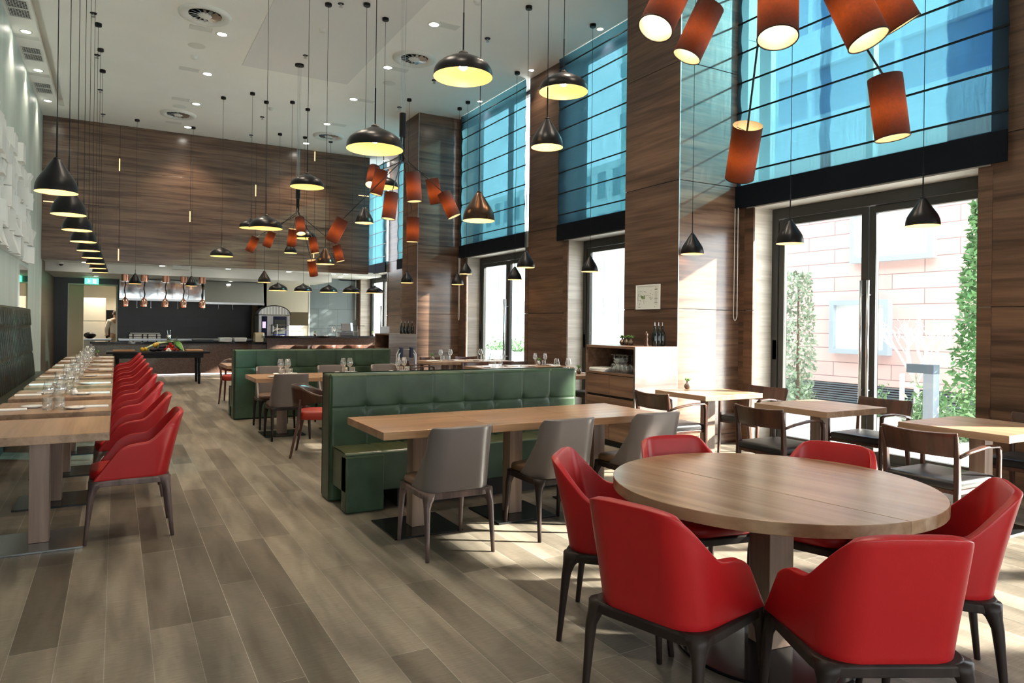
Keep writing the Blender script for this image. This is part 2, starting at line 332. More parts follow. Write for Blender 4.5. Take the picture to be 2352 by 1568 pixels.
# ceiling: main slab, soffit along the left wall with a recessed slot between
m = MB().box(-1.05, 7.25, Y0, YK, ZC, ZC + 0.2).box(-2.0, -1.17, Y0, YK, ZC, ZC + 0.2).box(-1.17, -1.05, 18.3, YK, ZC, ZC + 0.2)
struct('ceiling', m, M_CEIL)
struct('ceiling', MB().box(-1.17, -1.05, Y0, 18.3, ZC + 0.14, ZC + 0.2), M_CEIL)
def perf_mat():
    m, nt, b = _new('perforated_ceiling'); b.inputs['Roughness'].default_value = .7
    tc = _n(nt, 'ShaderNodeTexCoord'); v = _n(nt, 'ShaderNodeTexVoronoi'); v.inputs['Scale'].default_value = 26; v.inputs['Randomness'].default_value = 0
    nt.links.new(tc.outputs['Object'], v.inputs['Vector']); r = _n(nt, 'ShaderNodeMapRange'); r.inputs[1].default_value = .16; r.inputs[2].default_value = .26; r.inputs[3].default_value = .55; r.inputs[4].default_value = .76
    nt.links.new(v.outputs['Distance'], r.inputs[0]); nt.links.new(r.outputs[0], b.inputs['Base Color']); return m
struct('ceiling', MB().box(1.95, 3.9, Y0, 13.6, ZC - 0.008, ZC), perf_mat())
# left wall
struct('wall_left', MB().box(XL - 0.2, XL, Y0, YB + 0.18, 0, ZC + 0.1), M_LWALL)
struct('wall_left', MB().box(XL - 0.2, XL, YB + 0.18, YK + 0.1, 0, 3.0), M_SIDET)
BW = [(-1.1, 1.3), (1.7, 4.1), (4.5, 6.6)]
m = MB().box(XL - .2, BW[0][0], Y0 - .2, Y0, 0, ZC + .1).box(BW[0][1], BW[1][0], Y0 - .2, Y0, 0, ZC + .1).box(BW[1][1], BW[2][0], Y0 - .2, Y0, 0, ZC + .1).box(BW[2][1], 7.25, Y0 - .2, Y0, 0, ZC + .1)
for a, b in BW: m.box(a, b, Y0 - .2, Y0, 2.9, ZC + .1)
struct('wall_back', m, W_WALL_X)
for k, (a, b) in enumerate(BW):
    w = struct('window_%d' % (11 + k), MB().box(a, a + .07, Y0 - .15, Y0 - .08, 0, 2.9).box(b - .07, b, Y0 - .15, Y0 - .08, 0, 2.9).box((a + b) / 2 - .04, (a + b) / 2 + .04, Y0 - .15, Y0 - .08, 0, 2.9), M_FRAME)
    obj('glass_pane', MB().box(a + .07, b - .07, Y0 - .12, Y0 - .114, 0, 2.9), M_PANE, w); portal_back(a, b, 0, 2.9)
# far panelled wall above the kitchen
joints = {0: (-1.53, 0.03, [4.15]), 1: (0.03, 1.59, [5.04]), 2: (1.59, 3.16, [4.05]), 3: (3.16, 4.69, [4.05]), 4: (4.69, 6.24, [4.02, 5.04])}
m = MB()
for k, (a, b, zs) in joints.items():
    lv = [2.83] + zs + [ZC]
    for i in range(len(lv) - 1):
        m.box(a + 0.004, b - 0.004, YB, YB + 0.03, lv[i] + (0.004 if i else 0), lv[i + 1] - 0.004)
struct('wall_far', m, W_WALL_X, bevel=0.0015)
struct('wall_far', MB().box(-1.53, 6.235, YB + 0.025, YB + 0.18, 2.835, ZC), M_BACK)
for k, (x, z0, z1) in enumerate(((0.03, 5.03, 5.33), (3.16, 4.74, 5.04), (1.59, 3.93, 4.2), (0.03, 2.87, 3.15), (4.69, 5.86, 6.12), (4.69, 3.2, 3.45))):
    tag(obj('slot_light', MB().box(x - 0.02, x + 0.004, YB - 0.006, YB - .001, z0, z1), emit('slot_glow', (1.0, 0.62, 0.28), 1.6)), 'upright warm glowing slot in the far walnut wall, %s' % ['upper left', 'middle, beside the wide pendants', 'left of the middle', 'low at left', 'at the ceiling', 'behind the far chandelier'][k], 'wall light', 'glowing wall slots')
for k, (x0, x1, z) in enumerate(((5.92, 6.22, 5.04), (-1.5, -1.3, 4.15))):
    tag(obj('slot_light', MB().box(x0, x1, YB - 0.006, YB - .001, z - 0.004, z + 0.018), MATS['slot_glow']), 'level warm glowing slot at the %s end of the far walnut wall' % ['right', 'left'][k], 'wall light', 'glowing wall slots')
# right wall: piers, lintels, pillars
ZL, ZU = 2.93, 3.24
OPEN = [(-0.65, 1.95), (3.45, 6.03), (7.5, 10.11), (11.56, 14.15), (15.72, 18.2), (19.47, 22.02)]
def panelled(y0, y1, x0=XW, x1=7.25, z0=0.0, z1=ZC, cuts=(1.66, 3.2, 5.04), mat=W_WALL_Y):
    lv = [z0] + [c for c in cuts if z0 + .05 < c < z1 - .05] + [z1]; m = MB()
    for i in range(len(lv) - 1): m.box(x0, x1, y0, y1, lv[i] + (.004 if i else 0), lv[i + 1] - (.004 if i < len(lv) - 2 else 0))
    struct('wall_right', m, mat, bevel=0.0015)
    if len(lv) > 2: struct('wall_right', MB().box(x0 + .01, x1 - .01, y0 + .01, y1 - .01, z0 + .01, z1 - .01), M_BACK)
edges = [Y0] + [v for o in OPEN for v in o] + [YK2]
for i in range(0, len(edges), 2): panelled(edges[i] + (0.0 if i == 0 else .12), edges[i + 1] - (.10 if i < len(edges) - 2 else 0), z0=0)
m = MB(); mr = MB(); mf = MB()
for a, b in OPEN:
    for lo, hi in ((0, 1.656), (1.664, ZL)): mf.box(XW - .006, XW + .02, a - .12, a, lo, hi).box(XW - .006, XW + .02, b, b + .14, lo, hi)
    m.box(XW, 7.25, a - .10, b + .12, ZL, ZU if a > 0 else ZC)            # lintel behind the blind's hem; unseen first opening walled up against tinted sun
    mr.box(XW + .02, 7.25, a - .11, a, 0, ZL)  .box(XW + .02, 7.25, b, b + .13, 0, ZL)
struct('wall_right', mf, W_WALL_Y)
struct('wall_right', m, plain('lintel_paint', (0.50, 0.48, 0.44), .5)); struct('wall_right', mr, wood('sunlit_reveal_wood', (.42, .37, .31), (.62, .57, .50), 'X', rough=.4))  # reveal wood coloured paler to carry the daylight falling on it
def pillar(y0, y1):
    lv = [0, .12, 1.66, 3.2, 4.62, ZC]; m = MB(); n = MB()
    for i in range(len(lv) - 1):
        a, b = lv[i] + (.004 if i else 0), lv[i + 1] - (.004 if i < 4 else 0)
        m.box(XP, XP + .03, y0 + .004, y1, a, b); n.box(XP + .006, XW, y0, y0 + .03, a, b); m.box(XP + .03, XW, y1 - .03, y1, a, b)
    struct('wall_right', m, W_WALL_Y, bevel=.0015); struct('wall_right', n, W_WALL_X, bevel=.0015)
    struct('wall_right', MB().box(XP + .01, XW, y0 + .01, y1 - .01, 0, ZC), M_BACK)
    struct('trim_1', MB().box(XP - .002, XP + .008, y0 - .002, y0 + .008, 0, ZC), M_STEEL)
pillar(6.255, 7.27); pillar(14.56, 15.5); pillar(-1.9, -0.9)
# glazed doors and the windows over them
for i, (a, b) in enumerate(OPEN):
    X = 7.16; c = (a + b) / 2; m = MB()
    m.box(X, X + .09, a, a + .09, 0, ZL).box(X, X + .09, b - .09, b, 0, ZL).box(X, X + .09, a + .09, b - .09, ZL - .13, ZL).box(X, X + .09, a + .09, b - .09, 0, .02)
    fr = obj('door_%d' % (i + 1), m, M_FRAME, kind='structure', bevel=.004)
    for s, (p, q) in enumerate(((a + .10, c - .006), (c + .006, b - .10))):
        l = MB().box(X + .012, X + .078, p, p + .075, .025, ZL - .14).box(X + .012, X + .078, q - .075, q, .025, ZL - .14).box(X + .012, X + .078, p + .075, q - .075, ZL - .215, ZL - .14).box(X + .012, X + .078, p + .075, q - .075, .025, .12)
        lf = obj('door_leaf', l, M_FRAME, fr, bevel=.004)
        obj('glass_pane', MB().box(X + .042, X + .048, p + .075, q - .075, .12, ZL - .215), M_PANE, lf)
        hy = q - .035 if s == 0 else p + .035
        hh = MB().tube([(X - .055, hy, .62), (X - .055, hy, 1.98)], .016, 12)
        for hz in (.78, 1.82): hh.tube([(X - .055, hy, hz), (X + .02, hy, hz)], .009, 8)
        obj('door_handle', hh, M_STEEL, lf, smooth=True)
    if True:
        h2 = MB().box(X + .0, X + .03, b - .085, b - .02, 1.05, 1.3); obj('door_closer_box', h2, M_BLACK, fr, bevel=.004)
    portal(a, b, 0, ZL)
    if i == 0: continue
    m = MB().box(X, X + .09, a - .10, a - .03, ZU, ZC).box(X, X + .09, b + .05, b + .12, ZU, ZC).box(X, X + .09, a - .03, b + .05, ZU, ZU + .07).box(X, X + .09, a - .03, b + .05, ZC - .07, ZC).box(X, X + .09, c - .04, c + .04, ZU + .07, ZC - .07)
    w = obj('window_%d' % (i + 1), m, M_FRAME, kind='structure')
    obj('glass_pane', MB().box(X + .042, X + .048, a - .03, b + .05, ZU + .07, ZC - .07), M_PANE, w)
    if i in (1, 2): portal(a, b, ZU, ZC)
# roman blinds
BN = ['behind the camera', 'over the nearest glazed door', 'over the second glazed door beyond the near pillar', 'over the third glazed door, before the far pillar', 'over the fourth glazed door, behind the far pillar', 'over the last glazed door by the kitchen']
for i, (a, b) in enumerate(OPEN):
    if i == 0: continue
    ya, yb = a - .07, b + .23
    if i in (1,): ya = a - .27
    t = thing('roman_blind', 'dark navy translucent roman blind, ' + BN[i], 'blind', (XW - .06, (ya + yb) / 2, 2.94), group='roman blinds on the window wall')
    hw = (yb - ya) / 2; H = ZC - 2.94 - .005; nr = 8; vs = []; z0 = .44; st = .372
    def fn(u, v):
        z = H * v; ph = ((z - z0) / st) % 1.0
        return (-.018 * abs(math.sin(PI * ph)) if z > z0 else -.004, -hw + 2 * hw * u, z)
    obj('blind_fabric', MB().grid(fn, 2, 70), M_BLIND, t)
    mm = MB()
    for k in range(8):
        z = z0 + st * k
        if z < H - .05: mm.box(-.018, -.004, -hw, hw, z - .009, z + .009)
    obj('rod', mm, M_BLACK, t)
    obj('hem_bar', MB().box(-.03, -.005, -hw, hw, -.01, .27), plain('navy_hem', (.006, .008, .012), .9, spec=.1), t, bevel=.003)
    if i in (1, 3, 5):
        yy = hw - .06
        cc = [(-.03, yy, 0), (-.03, yy, -1.35), (-.03, yy + .012, -1.39), (-.03, yy + .03, -1.41), (-.03, yy + .048, -1.39), (-.03, yy + .055, -1.35), (-.03, yy + .05, 0)]
        obj('pull_cord', MB().tube(cc, .005, 6), M_WHITE, t, smooth=True)

# ---------------------------------------------------------------- left wall relief, mirror strip, switch
rel = thing('wall_relief', 'white sculpted relief of tilted square tiles high on the left wall', 'wall art', (XL, 14.1, 2.5))
R = random.Random(3); q = .36; tiles = MB()
for iy in range(-9, 7):
    for iz in range(6):
        yy, zz = iy * q, iz * .325
        if iz == 5 and iy % 3 == 0: continue
        if iz == 5 and iy > 3 : continue
        u_, v_ = R.choice((.01, .04)), R.choice((.06, .10, .14)); q_ = R.random()
        d = [u_, v_, v_, u_] if q_ < .3 else [v_, u_, u_, v_] if q_ < .5 else [u_, u_, v_, v_] if q_ < .65 else [v_, v_, u_, u_] if q_ < .8 else [R.choice((.03, .08, .12))] * 4
        a, b, c, e = (.0, yy, zz), (.0, yy + q * .97, zz), (.0, yy + q * .97, zz + .315), (.0, yy, zz + .315)
        P = [a, b, c, e] + [(d[0], *a[1:]), (d[1], *b[1:]), (d[2], *c[1:]), (d[3], *e[1:])]
        tiles.add(P, [(0, 3, 2, 1), (4, 5, 6), (4, 6, 7), (0, 1, 5, 4), (1, 2, 6, 5), (2, 3, 7, 6), (3, 0, 4, 7)])
obj('relief_tiles', tiles, M_TILE, rel)
tag(obj('mirror_strip', MB().box(XL, XL + .015, 15.2, 16.5, 1.1, 2.42), plain('mirror', (.80, .80, .78), .03, 1.0)), 'narrow upright mirror on the left wall below the white relief', 'mirror')
tag(obj('wall_switch', MB().box(XL, XL + .02, 17.2, 17.32, 1.18, 1.30), M_WHITE, bevel=.004), 'small white square switch on the left wall past the mirror', 'switch')

# ---------------------------------------------------------------- ceiling fittings
def downlight(x, y, z, label, power=35, r=.075, g='recessed downlights', cone=100):
    t = thing('downlight', label, 'ceiling light', (x, y, z), group=g)
    obj('trim_ring', MB().lathe([(r * 1.35, -.001), (r * 1.35, -.008), (r, -.012), (r, -.002)], 24), M_WHITE, t, smooth=True, key='dl_ring%g' % r)
    obj('lamp', MB().lathe([(.001, -.007), (r * .97, -.007)], 24), M_DOWN, t, key='dl_lamp%g' % r)
    if power:
        l = bpy.data.lights.new('downlight_lamp', 'SPOT'); l.energy = power; l.spot_size = math.radians(cone); l.spot_blend = .6; l.color = (1, .86, .68); l.shadow_soft_size = r
        o = bpy.data.objects.new('downlight_lamp', l); COL.objects.link(o); o.parent = t; o.location = (0, 0, -.02)
ys = [3.7, 5.85, 8.0, 10.15, 12.3, 14.42, 16.55, 18.64]
for k, y in enumerate(ys): downlight(1.45, y, ZC, 'recessed downlight of the ceiling row left of the middle, %s' % ['over the round table end', 'over the front aisle', 'over the front bench', 'over the bench gap', 'nearest seen', 'second seen', 'third seen', 'closest to the far wall'][k], 190)
for k, y in enumerate(ys): downlight(4.28, y, ZC, 'recessed downlight of the ceiling row right of the middle, %s' % (['out of frame, nearest', 'out of frame, middle', 'out of frame, farther'][k] if k < 3 else ['nearest seen', 'second nearest seen', 'third nearest seen', 'fourth nearest seen', 'closest to the far wall'][k - 3]), 190)
for k, y in enumerate([6.84, 8.94, 11.04, 13.14, 19.4]): downlight(6.6 if k < 4 else 6.7, y, ZC, 'small recessed downlight beside the window blinds, %s' % ['out of frame nearest', 'nearest seen', 'second seen', 'third seen', 'beyond the far walnut wall'][k], 60, .05, 'downlights along the windows')
for k, y in enumerate([9.6, 11.75, 13.87, 15.91, 18.02]): downlight(-1.36 + .02, y, ZC, 'recessed downlight in the left soffit between grilles, %s' % ['unseen near', 'unseen', 'nearest seen', 'middle one', 'farthest'][k], 60, .07, 'downlights in the left soffit')
for k, y in enumerate([10.8, 12.9, 14.98, 17.08]):
    g = thing('air_grille', 'slatted double air grille in the left soffit, %s' % ['out of frame', 'nearest seen', 'middle of three', 'farthest of three'][k], 'air vent', (-1.35, y, ZC), group='air grilles in the left soffit')
    obj('grille_frame', MB().box(-.15, .15, -.36, -.34, -.012, 0).box(-.15, .15, .34, .36, -.012, 0).box(-.15, -.13, -.34, .34, -.012, 0).box(.13, .15, -.34, .34, -.012, 0).box(-.13, .13, -.02, .02, -.012, 0), M_WHITE, g, key='grfr')
    obj('backing', MB().box(-.13, .13, -.34, .34, -.002, -.0005), M_BLACK, g, key='grbk')
    sl = MB()
    for j in range(12): yy = -.33 + j * .057; sl.box(-.13, .13, yy, yy + .007, -.010, -.006)
    for j in range(7): xx = -.115 + j * .036; sl.box(xx, xx + .005, -.34, .34, -.010, -.006)
    obj('slats', sl, M_WHITE, g, key='grsl')
for k, (x, y, lab) in enumerate(((1.13, 11.66, 'left of the middle, nearer one'), (1.17, 17.6, 'left of the middle, near the far wall'), (4.54, 11.64, 'right of the middle, nearer one'), (4.6, 17.62, 'right of the middle, near the far wall'))):
    g = thing('swirl_diffuser', 'large round white ceiling air diffuser, ' + lab, 'air vent', (x, y, ZC), group='round ceiling diffusers')
    obj('outer_ring', MB().lathe([(.38, 0), (.37, -.03), (.33, -.05), (.27, -.03), (.235, -.005)], 40), M_WHITE, g, smooth=True, key='sw1')
    obj('duct_shadow', MB().lathe([(.001, -.004), (.24, -.004)], 32), M_BLACK, g, key='sw2')
    bl = MB()
    for j in range(14):
        a = 2 * PI * j / 14; ca, sa = math.cos(a), math.sin(a)
        bl.add([(ca * .1, sa * .1, -.012), (ca * .23, sa * .23, -.012), (math.cos(a + .2) * .23, math.sin(a + .2) * .23, -.03), (math.cos(a + .35) * .1, math.sin(a + .35) * .1, -.03)], [(0, 1, 2, 3)])
    obj('vanes', bl, M_STEEL, g, solid=.004, key='sw3')
    obj('hub', MB().lathe([(.001, -.045), (.08, -.04), (.11, -.012)], 24), M_WHITE, g, smooth=True, key='sw4')
for k, (x, y) in enumerate(((-.36, 12.5), (-.35, 14.44), (-.34, 16.59), (-.32, 18.53), (2.84, 12.5), (5.28, 12.48), (5.25, 10.2), (2.82, 10.2), (2.9, 18.58), (5.3, 14.44), (2.86, 16.8))):
    s = thing('sprinkler', 'small metal ceiling sprinkler head, %s' % ['nearest of the four at left', 'second of the four at left', 'third of the four at left', 'last of the four at left, by the far wall', 'in the middle row, third from the far wall', 'at right of the middle, among the pendant cords', 'right of the middle, nearest seen', 'in the middle row, nearest seen', 'in the middle row, nearest the far wall', 'right of the middle, deepest one', 'in the middle row, second from the far wall'][k], 'sprinkler', (x, y, ZC), group='ceiling sprinklers')
    obj('escutcheon', MB().lathe([(.05, 0), (.045, -.012), (.001, -.014)], 16), M_BLACK, s, key='sp1'); obj('sprinkler_head', MB().lathe([(.012, -.01), (.012, -.05), (.03, -.055), (.03, -.06), (.001, -.062)], 12), M_STEEL, s, key='sp2')
for k, (x, y, r) in enumerate(((1.14, 13.06, .12), (1.15, 16.95, .12), (4.59, 13.1, .11))):
    tag(obj('ceiling_speaker', MB().lathe([(.001, -.012), (r, -.01), (r + .02, -.001)], 32), M_WHITE, loc=(x, y, ZC), smooth=True), 'flat round white ceiling speaker cover, %s' % ['left of the middle between two diffusers', 'beside the far left diffuser', 'right of the middle'][k], 'speaker', 'round speaker covers')
for k, (x, y) in enumerate(((1.13, 12.25), (1.13, 14.35), (1.13, 16.4), (1.13, 18.4), (4.5, 10.1), (4.5, 12.3), (4.55, 14.4), (4.55, 16.5), (-1.35, 14.15), (-1.35, 16.2))):
    f = MB().box(-.17, .17, -.09, .09, -.006, 0); t = tag(obj('access_panel', f, M_WHITE, loc=(x, y, ZC), bevel=.002), 'small flat white rectangular panel in the ceiling, %s' % ['left of the middle, nearest', 'left of the middle, second', 'left of the middle, third', 'left of the middle, farthest', 'right of the middle, nearest', 'right of the middle, second', 'right of the middle, third', 'right of the middle, farthest', 'in the left soffit, nearer', 'in the left soffit, farther'][k], 'ceiling panel', 'small ceiling panels')
for k, (x, y) in enumerate(((2.9, 16.0), (1.15, 13.6), (2.82, 11.26), (4.51, 9.1))):
    tag(obj('smoke_detector', MB().lathe([(.001, -.05), (.035, -.048), (.055, -.02), (.06, 0)], 20), M_WHITE, loc=(x, y, ZC), smooth=True), 'little white round detector on the ceiling, %s' % ['beside the middle cords far back', 'left, before the third downlight', 'at the middle near the perforated panel', 'at right near the top edge'][k], 'smoke detector', 'ceiling detectors')
# ================================================================ pendant lamps
CONE = [(.0, .235), (.018, .235), (.025, .228), (.043, .200), (.074, .150), (.100, .110), (.117, .080), (.127, .050), (.131, .022), (.131, 0)]
WIDE = [(.0, .192), (.022, .192), (.033, .180), (.070, .160), (.120, .138), (.165, .114), (.200, .085), (.218, .056), (.2245, .030), (.225, 0)]
def shade_mesh(prof, s=1.0, n=36):
    mb = MB().lathe([(max(r, .0005) * s, z * s) for r, z in prof[:0:-1]], n); mb.nofix = True
    # outward-facing outside: profile runs top to bottom
    return mb
def pendant(x, y, zr, kind, label, group, s=1.0, mat=None, stem=.26):
    prof = CONE if kind == 'cone' else WIDE; top = prof[1][1] * s
    t = thing('pendant_lamp', label, 'pendant lamp', (x, y, ZC), group=group)
    zr0 = zr - ZC; mk = mat or M_SHADEK
    sh = obj('lamp_shade', shade_mesh(prof, s), mk, t, loc=(0, 0, zr0), smooth=True, key='%s%g%s' % (kind, s, mk.name))
    obj('bulb', MB().sphere((0, 0, 0), .034, 10, 6), M_BULB, sh, loc=(0, 0, .085 if kind == 'wide' else .095), key='bulb')
    obj('shade_cap', MB().lathe([(.001, .012), (.014, .01), (.024 * s if kind == 'cone' else .034, -.004), (.001, -.005)], 16), M_BLACK if kind == 'cone' else M_BRONZE, sh, loc=(0, 0, top), smooth=True, key='cap' + kind)
    obj('stem', MB().tube([(0, 0, zr0 + top), (0, 0, zr0 + top + stem)], .0058, 8), M_BLACK, t)
    obj('cord', MB().tube([(0, 0, zr0 + top + stem), (0, 0, -.04)], .0032, 6), M_BLACK, t)
    obj('canopy', MB().lathe([(.001, -.05), (.045, -.048), (.05, -.04), (.05, 0)], 20), M_BLACK, t, smooth=False, key='canopy')
    return t
g = 'black cone pendants over the left table row'
for k in range(9):
    pendant(-.375 + .012 * k, 5.81 + 1.182 * k, 2.33, 'cone', 'black cone pendant over the left tables, %s of nine' % ordn(k), g, 1.0)
for x, y, z, lab in ((.37, 18.59, 2.29, 'over the black vegetable table, left one'), (1.57, 18.57, 2.285, 'over the black vegetable table, right one'), (2.73, 15.56, 2.28, 'high beyond, left of the five bar pendants'), (3.21, 15.27, 2.91, 'hanging behind the far chandelier'),
                     (2.66, 10.29, 2.30, 'with coppery sheen below the middle cluster'), (3.15, 10.0, 2.91, 'left of the middle chandelier shades'), (5.24, 8.86, 2.29, 'larger of the pair before the third glazed door'), (6.43, 11.27, 2.28, 'smaller of the pair before the third glazed door'),
                     (6.44, 13.79, 2.30, 'beside the far pillar, right one'), (5.28, 13.8, 2.29, 'before the far pillar, left one'), (6.41, 8.87, 2.285, 'in front of the second glazed door'), (6.44, 6.4, 2.29, 'before the near pillar, mostly hidden'), (5.86, 6.08, 2.30, 'in front of the pale near pillar face'),
                     (5.84, 4.70, 2.29, 'hanging left of the nearest door mullion'), (5.89, 3.41, 2.32, 'hanging right of the nearest door mullion'), (3.07, 4.87, 2.91, 'at top centre under the right wide pendant'), (2.59, 5.15, 2.30, 'bronze sheened, over the front green bench table'), (6.40, 13.3, 2.50, 'above its twin beside the far pillar')):
    if 'mostly hidden' in lab: continue
    pendant(x, y, z, 'cone', 'black cone pendant with gold inside ' + lab, 'black cone pendants', 1.0, M_SHADEB if 'sheen' in lab else M_SHADEK, .1 if y > 13 else .26)
for x, y, z, lab in ((2.28, 4.83, 3.33, 'highest, at top centre of the room'), (3.57, 5.39, 3.60, 'at top right of centre before the second blind'), (1.79, 5.43, 2.84, 'large, above the middle chandelier'), (2.26, 9.75, 3.30, 'above the far chandelier sleeve'),
                     (1.82, 10.3, 2.76, 'at left, overlapping a smaller one'), (3.61, 15.61, 3.28, 'behind the far chandelier'), (2.38, 15.13, 3.36, 'at left, half hidden behind a larger one'), (3.55, 10.33, 3.53, 'behind the middle chandelier shades'), (1.9, 15.74, 2.80, 'low at left before the walnut wall'),
                     (3.5, 18.04, 2.22, 'over the bar, first from the left'), (4.11, 18.02, 2.22, 'over the bar, second from the left'), (4.77, 18.06, 2.22, 'over the bar, third from the left'), (5.36, 18.05, 2.23, 'over the bar, fourth from the left'), (6.0, 18.05, 2.24, 'over the bar, last at right before the window')):
    pendant(x, y, z, 'wide', 'wide black dome pendant with gold inside ' + lab, 'wide dome pendants', 1.0, M_SHADEK, .30 if z > 2.5 else .02)

# ---------------------------------------------------------------- chandeliers of fabric cylinders
C1 = [((2.087, 2.414, 2.783), (2.237, 2.427, 3.053)), ((2.754, 2.921, 2.955), (2.866, 2.858, 3.237)), ((2.306, 1.927, 2.616), (2.369, 1.98, 2.915)), ((2.622, 1.744, 2.609), (2.577, 1.853, 2.896)), ((3.324, 2.028, 2.934), (3.183, 2.108, 3.198)), ((3.101, 2.848, 2.305), (2.998, 2.697, 2.556)), ((3.35, 2.094, 2.398), (3.325, 2.123, 2.706))]
C2 = [((2.776, 8.365, 3.035), (2.836, 8.331, 3.337)), ((2.728, 7.753, 2.652), (2.767, 7.756, 2.959)), ((2.804, 7.132, 2.771), (2.786, 7.142, 3.081)), ((3.408, 7.93, 2.921), (3.324, 7.897, 3.218)), ((3.478, 7.558, 2.72), (3.364, 7.622, 3.001)), ((3.272, 8.373, 2.484), (3.275, 8.371, 2.794)), ((2.244, 8.427, 2.421), (2.367, 8.357, 2.697)), ((3.028, 9.335, 3.343), (3.114, 9.454, 3.616))]
C3 = [((2.19, 14.105, 2.777), (2.306, 14.054, 3.06)), ((2.463, 13.876, 2.866), (2.562, 13.822, 3.155)), ((2.723, 12.906, 2.81), (2.735, 12.818, 3.106)), ((2.8, 12.492, 2.991), (2.8, 12.604, 3.28)), ((3.319, 13.591, 2.773), (3.266, 13.621, 3.077)), ((3.303, 13.604, 2.34), (3.228, 13.516, 2.628)), ((3.724, 13.277, 2.617), (3.656, 13.316, 2.917))]
def chandelier(x, y, zh, shades, label):
    t = thing('chandelier', label, 'chandelier', (x, y, ZC), group='clusters of black fabric cylinders')
    o = lambda p: (p[0] - x, p[1] - y, p[2] - ZC)
    obj('canopy', MB().lathe([(.001, -.04), (.08, -.038), (.08, 0)], 20), M_BLACK, t, smooth=False)
    obj('sleeve', MB().lathe([(.001, zh + .56 - ZC), (.040, zh + .56 - ZC), (.040, zh + .28 - ZC), (.001, zh + .28 - ZC)], 20), M_BLACK, t)
    w = MB()
    for k in range(5): a = 2 * PI * k / 5; w.tube([(.025 * math.cos(a), .025 * math.sin(a), zh + .56 - ZC), (.03 * math.cos(a), .03 * math.sin(a), -.03)], .0016, 4)
    obj('suspension_wires', w, M_STEEL, t)
    for k, (b, tp) in enumerate(shades):
        bl, tl = Vector(o(b)), Vector(o(tp)); ax = (tl - bl).normalized(); mid = (bl + tl) / 2; a = 2 * PI * k / len(shades)
        # an arm drops down the bundle, then leaves at a bend towards its shade
        dz = zh - ZC + (.06 * (k % 3)) ; p0 = Vector((.024 * math.cos(a), .024 * math.sin(a), zh + .30 - ZC)); p1 = Vector((.02 * math.cos(a), .02 * math.sin(a), dz)); sock = mid + ax * .05
        entry = tl
        obj('arm', MB().tube([p0, p1, p1.lerp(entry, .04), entry, sock], .0055, 7), M_BLACK, t)
        Rm = ax.to_track_quat('Z', 'Y').to_matrix(); r = .08; L = .31
        sh = obj('lamp_shade', _cyl(Rm, bl, r, L), M_CYL, t, smooth=True)
        obj('trim_ring', MB().lathe([(r + .0015, 0), (r + .0015, .004), (r - .003, .004), (r - .003, 0), (r + .0015, 0)], 32, M=Rm, c=tuple(bl)), M_BLACK, sh)
        obj('bulb', MB().sphere(tuple(mid - ax * .02), .038, 12, 8), M_BULBC, sh, smooth=True)
        sp = MB()
        for q in range(3): aa = 2 * PI * q / 3; sp.tube([mid + ax * .12, mid + ax * .12 + Rm @ Vector((r * math.cos(aa), r * math.sin(aa), 0))], .002, 5)
        obj('spider_fitting', sp, M_BLACK, sh)
def _cyl(Rm, b, r, L):
    mb = MB(); mb.nofix = True; mb.lathe([(r, 0), (r, L / 2), (r, L)], 40, M=Rm, c=tuple(b)); return mb
chandelier(2.72, 2.3, 3.45, C1, 'near chandelier of large black fabric cylinders over the round table')
chandelier(2.97, 7.97, 3.41, C2, 'middle chandelier of glowing black fabric cylinders before the far pillar')
chandelier(2.85, 13.0, 3.41, C3, 'far chandelier of small glowing cylinders before the walnut wall')
# ================================================================ furniture builders
def smooth(t): t = max(0.0, min(1.0, t)); return t * t * (3 - 2 * t)
def upath(s, w, yf, yr, rc):
    """U path in plan: left front -> rear -> right front; returns point and outward normal. Chair faces +Y."""
    hw = w / 2; L1 = yf - (yr + rc); La = rc * PI / 2; L2 = w - 2 * rc; T = 2 * L1 + 2 * La + L2; d = s * T
    if d < L1: return Vector((-hw, yf - d, 0)), Vector((-1, 0, 0))
    d -= L1
    if d < La: a = d / rc; return Vector((-hw + rc - rc * math.cos(a), yr + rc - rc * math.sin(a), 0)), Vector((-math.cos(a), -math.sin(a), 0))
    d -= La
    if d < L2: return Vector((-hw + rc + d, yr, 0)), Vector((0, -1, 0))
    d -= L2
    if d < La: a = d / rc; return Vector((hw - rc + rc * math.sin(a), yr + rc - rc * math.cos(a), 0)), Vector((math.sin(a), -math.cos(a), 0))
    d -= La
    return Vector((hw, yr + rc + d, 0)), Vector((1, 0, 0))
def shell_arm():
    zb, zt, za = .405, .825, .640; w, yr, rc = .44, -.215, .105
    def fn(u, v):
        yf = .225 - .13 * v
        p, n = upath(u, w, yf, yr, rc); e = abs(u - .5) * 2           # 0 rear middle, 1 arm front
        k = smooth((e - .38) / .26)                                    # back -> arm
        top = zt - .010 * (e / .34) ** 4 * (1 - k) + (za - zt) * k
        if e > .6: top -= .022 * (e - .6) / .4
        top -= .035 * max(0, (e - .80) / .20) ** 2
        z = zb + (top - zb) * v; hgt = (z - zb) / .42
        q = Vector((p.x * (1 + .16 * (p.y + .215) / .45), p.y, z))
        q.y -= .095 * (1 - k) * hgt ** 1.15
        q.x += n.x * .035 * hgt * (.35 + .65 * k) - p.x * .02 * (1 - k) * hgt ** 2
        return q
    return MB().grid(fn, 72, 16)
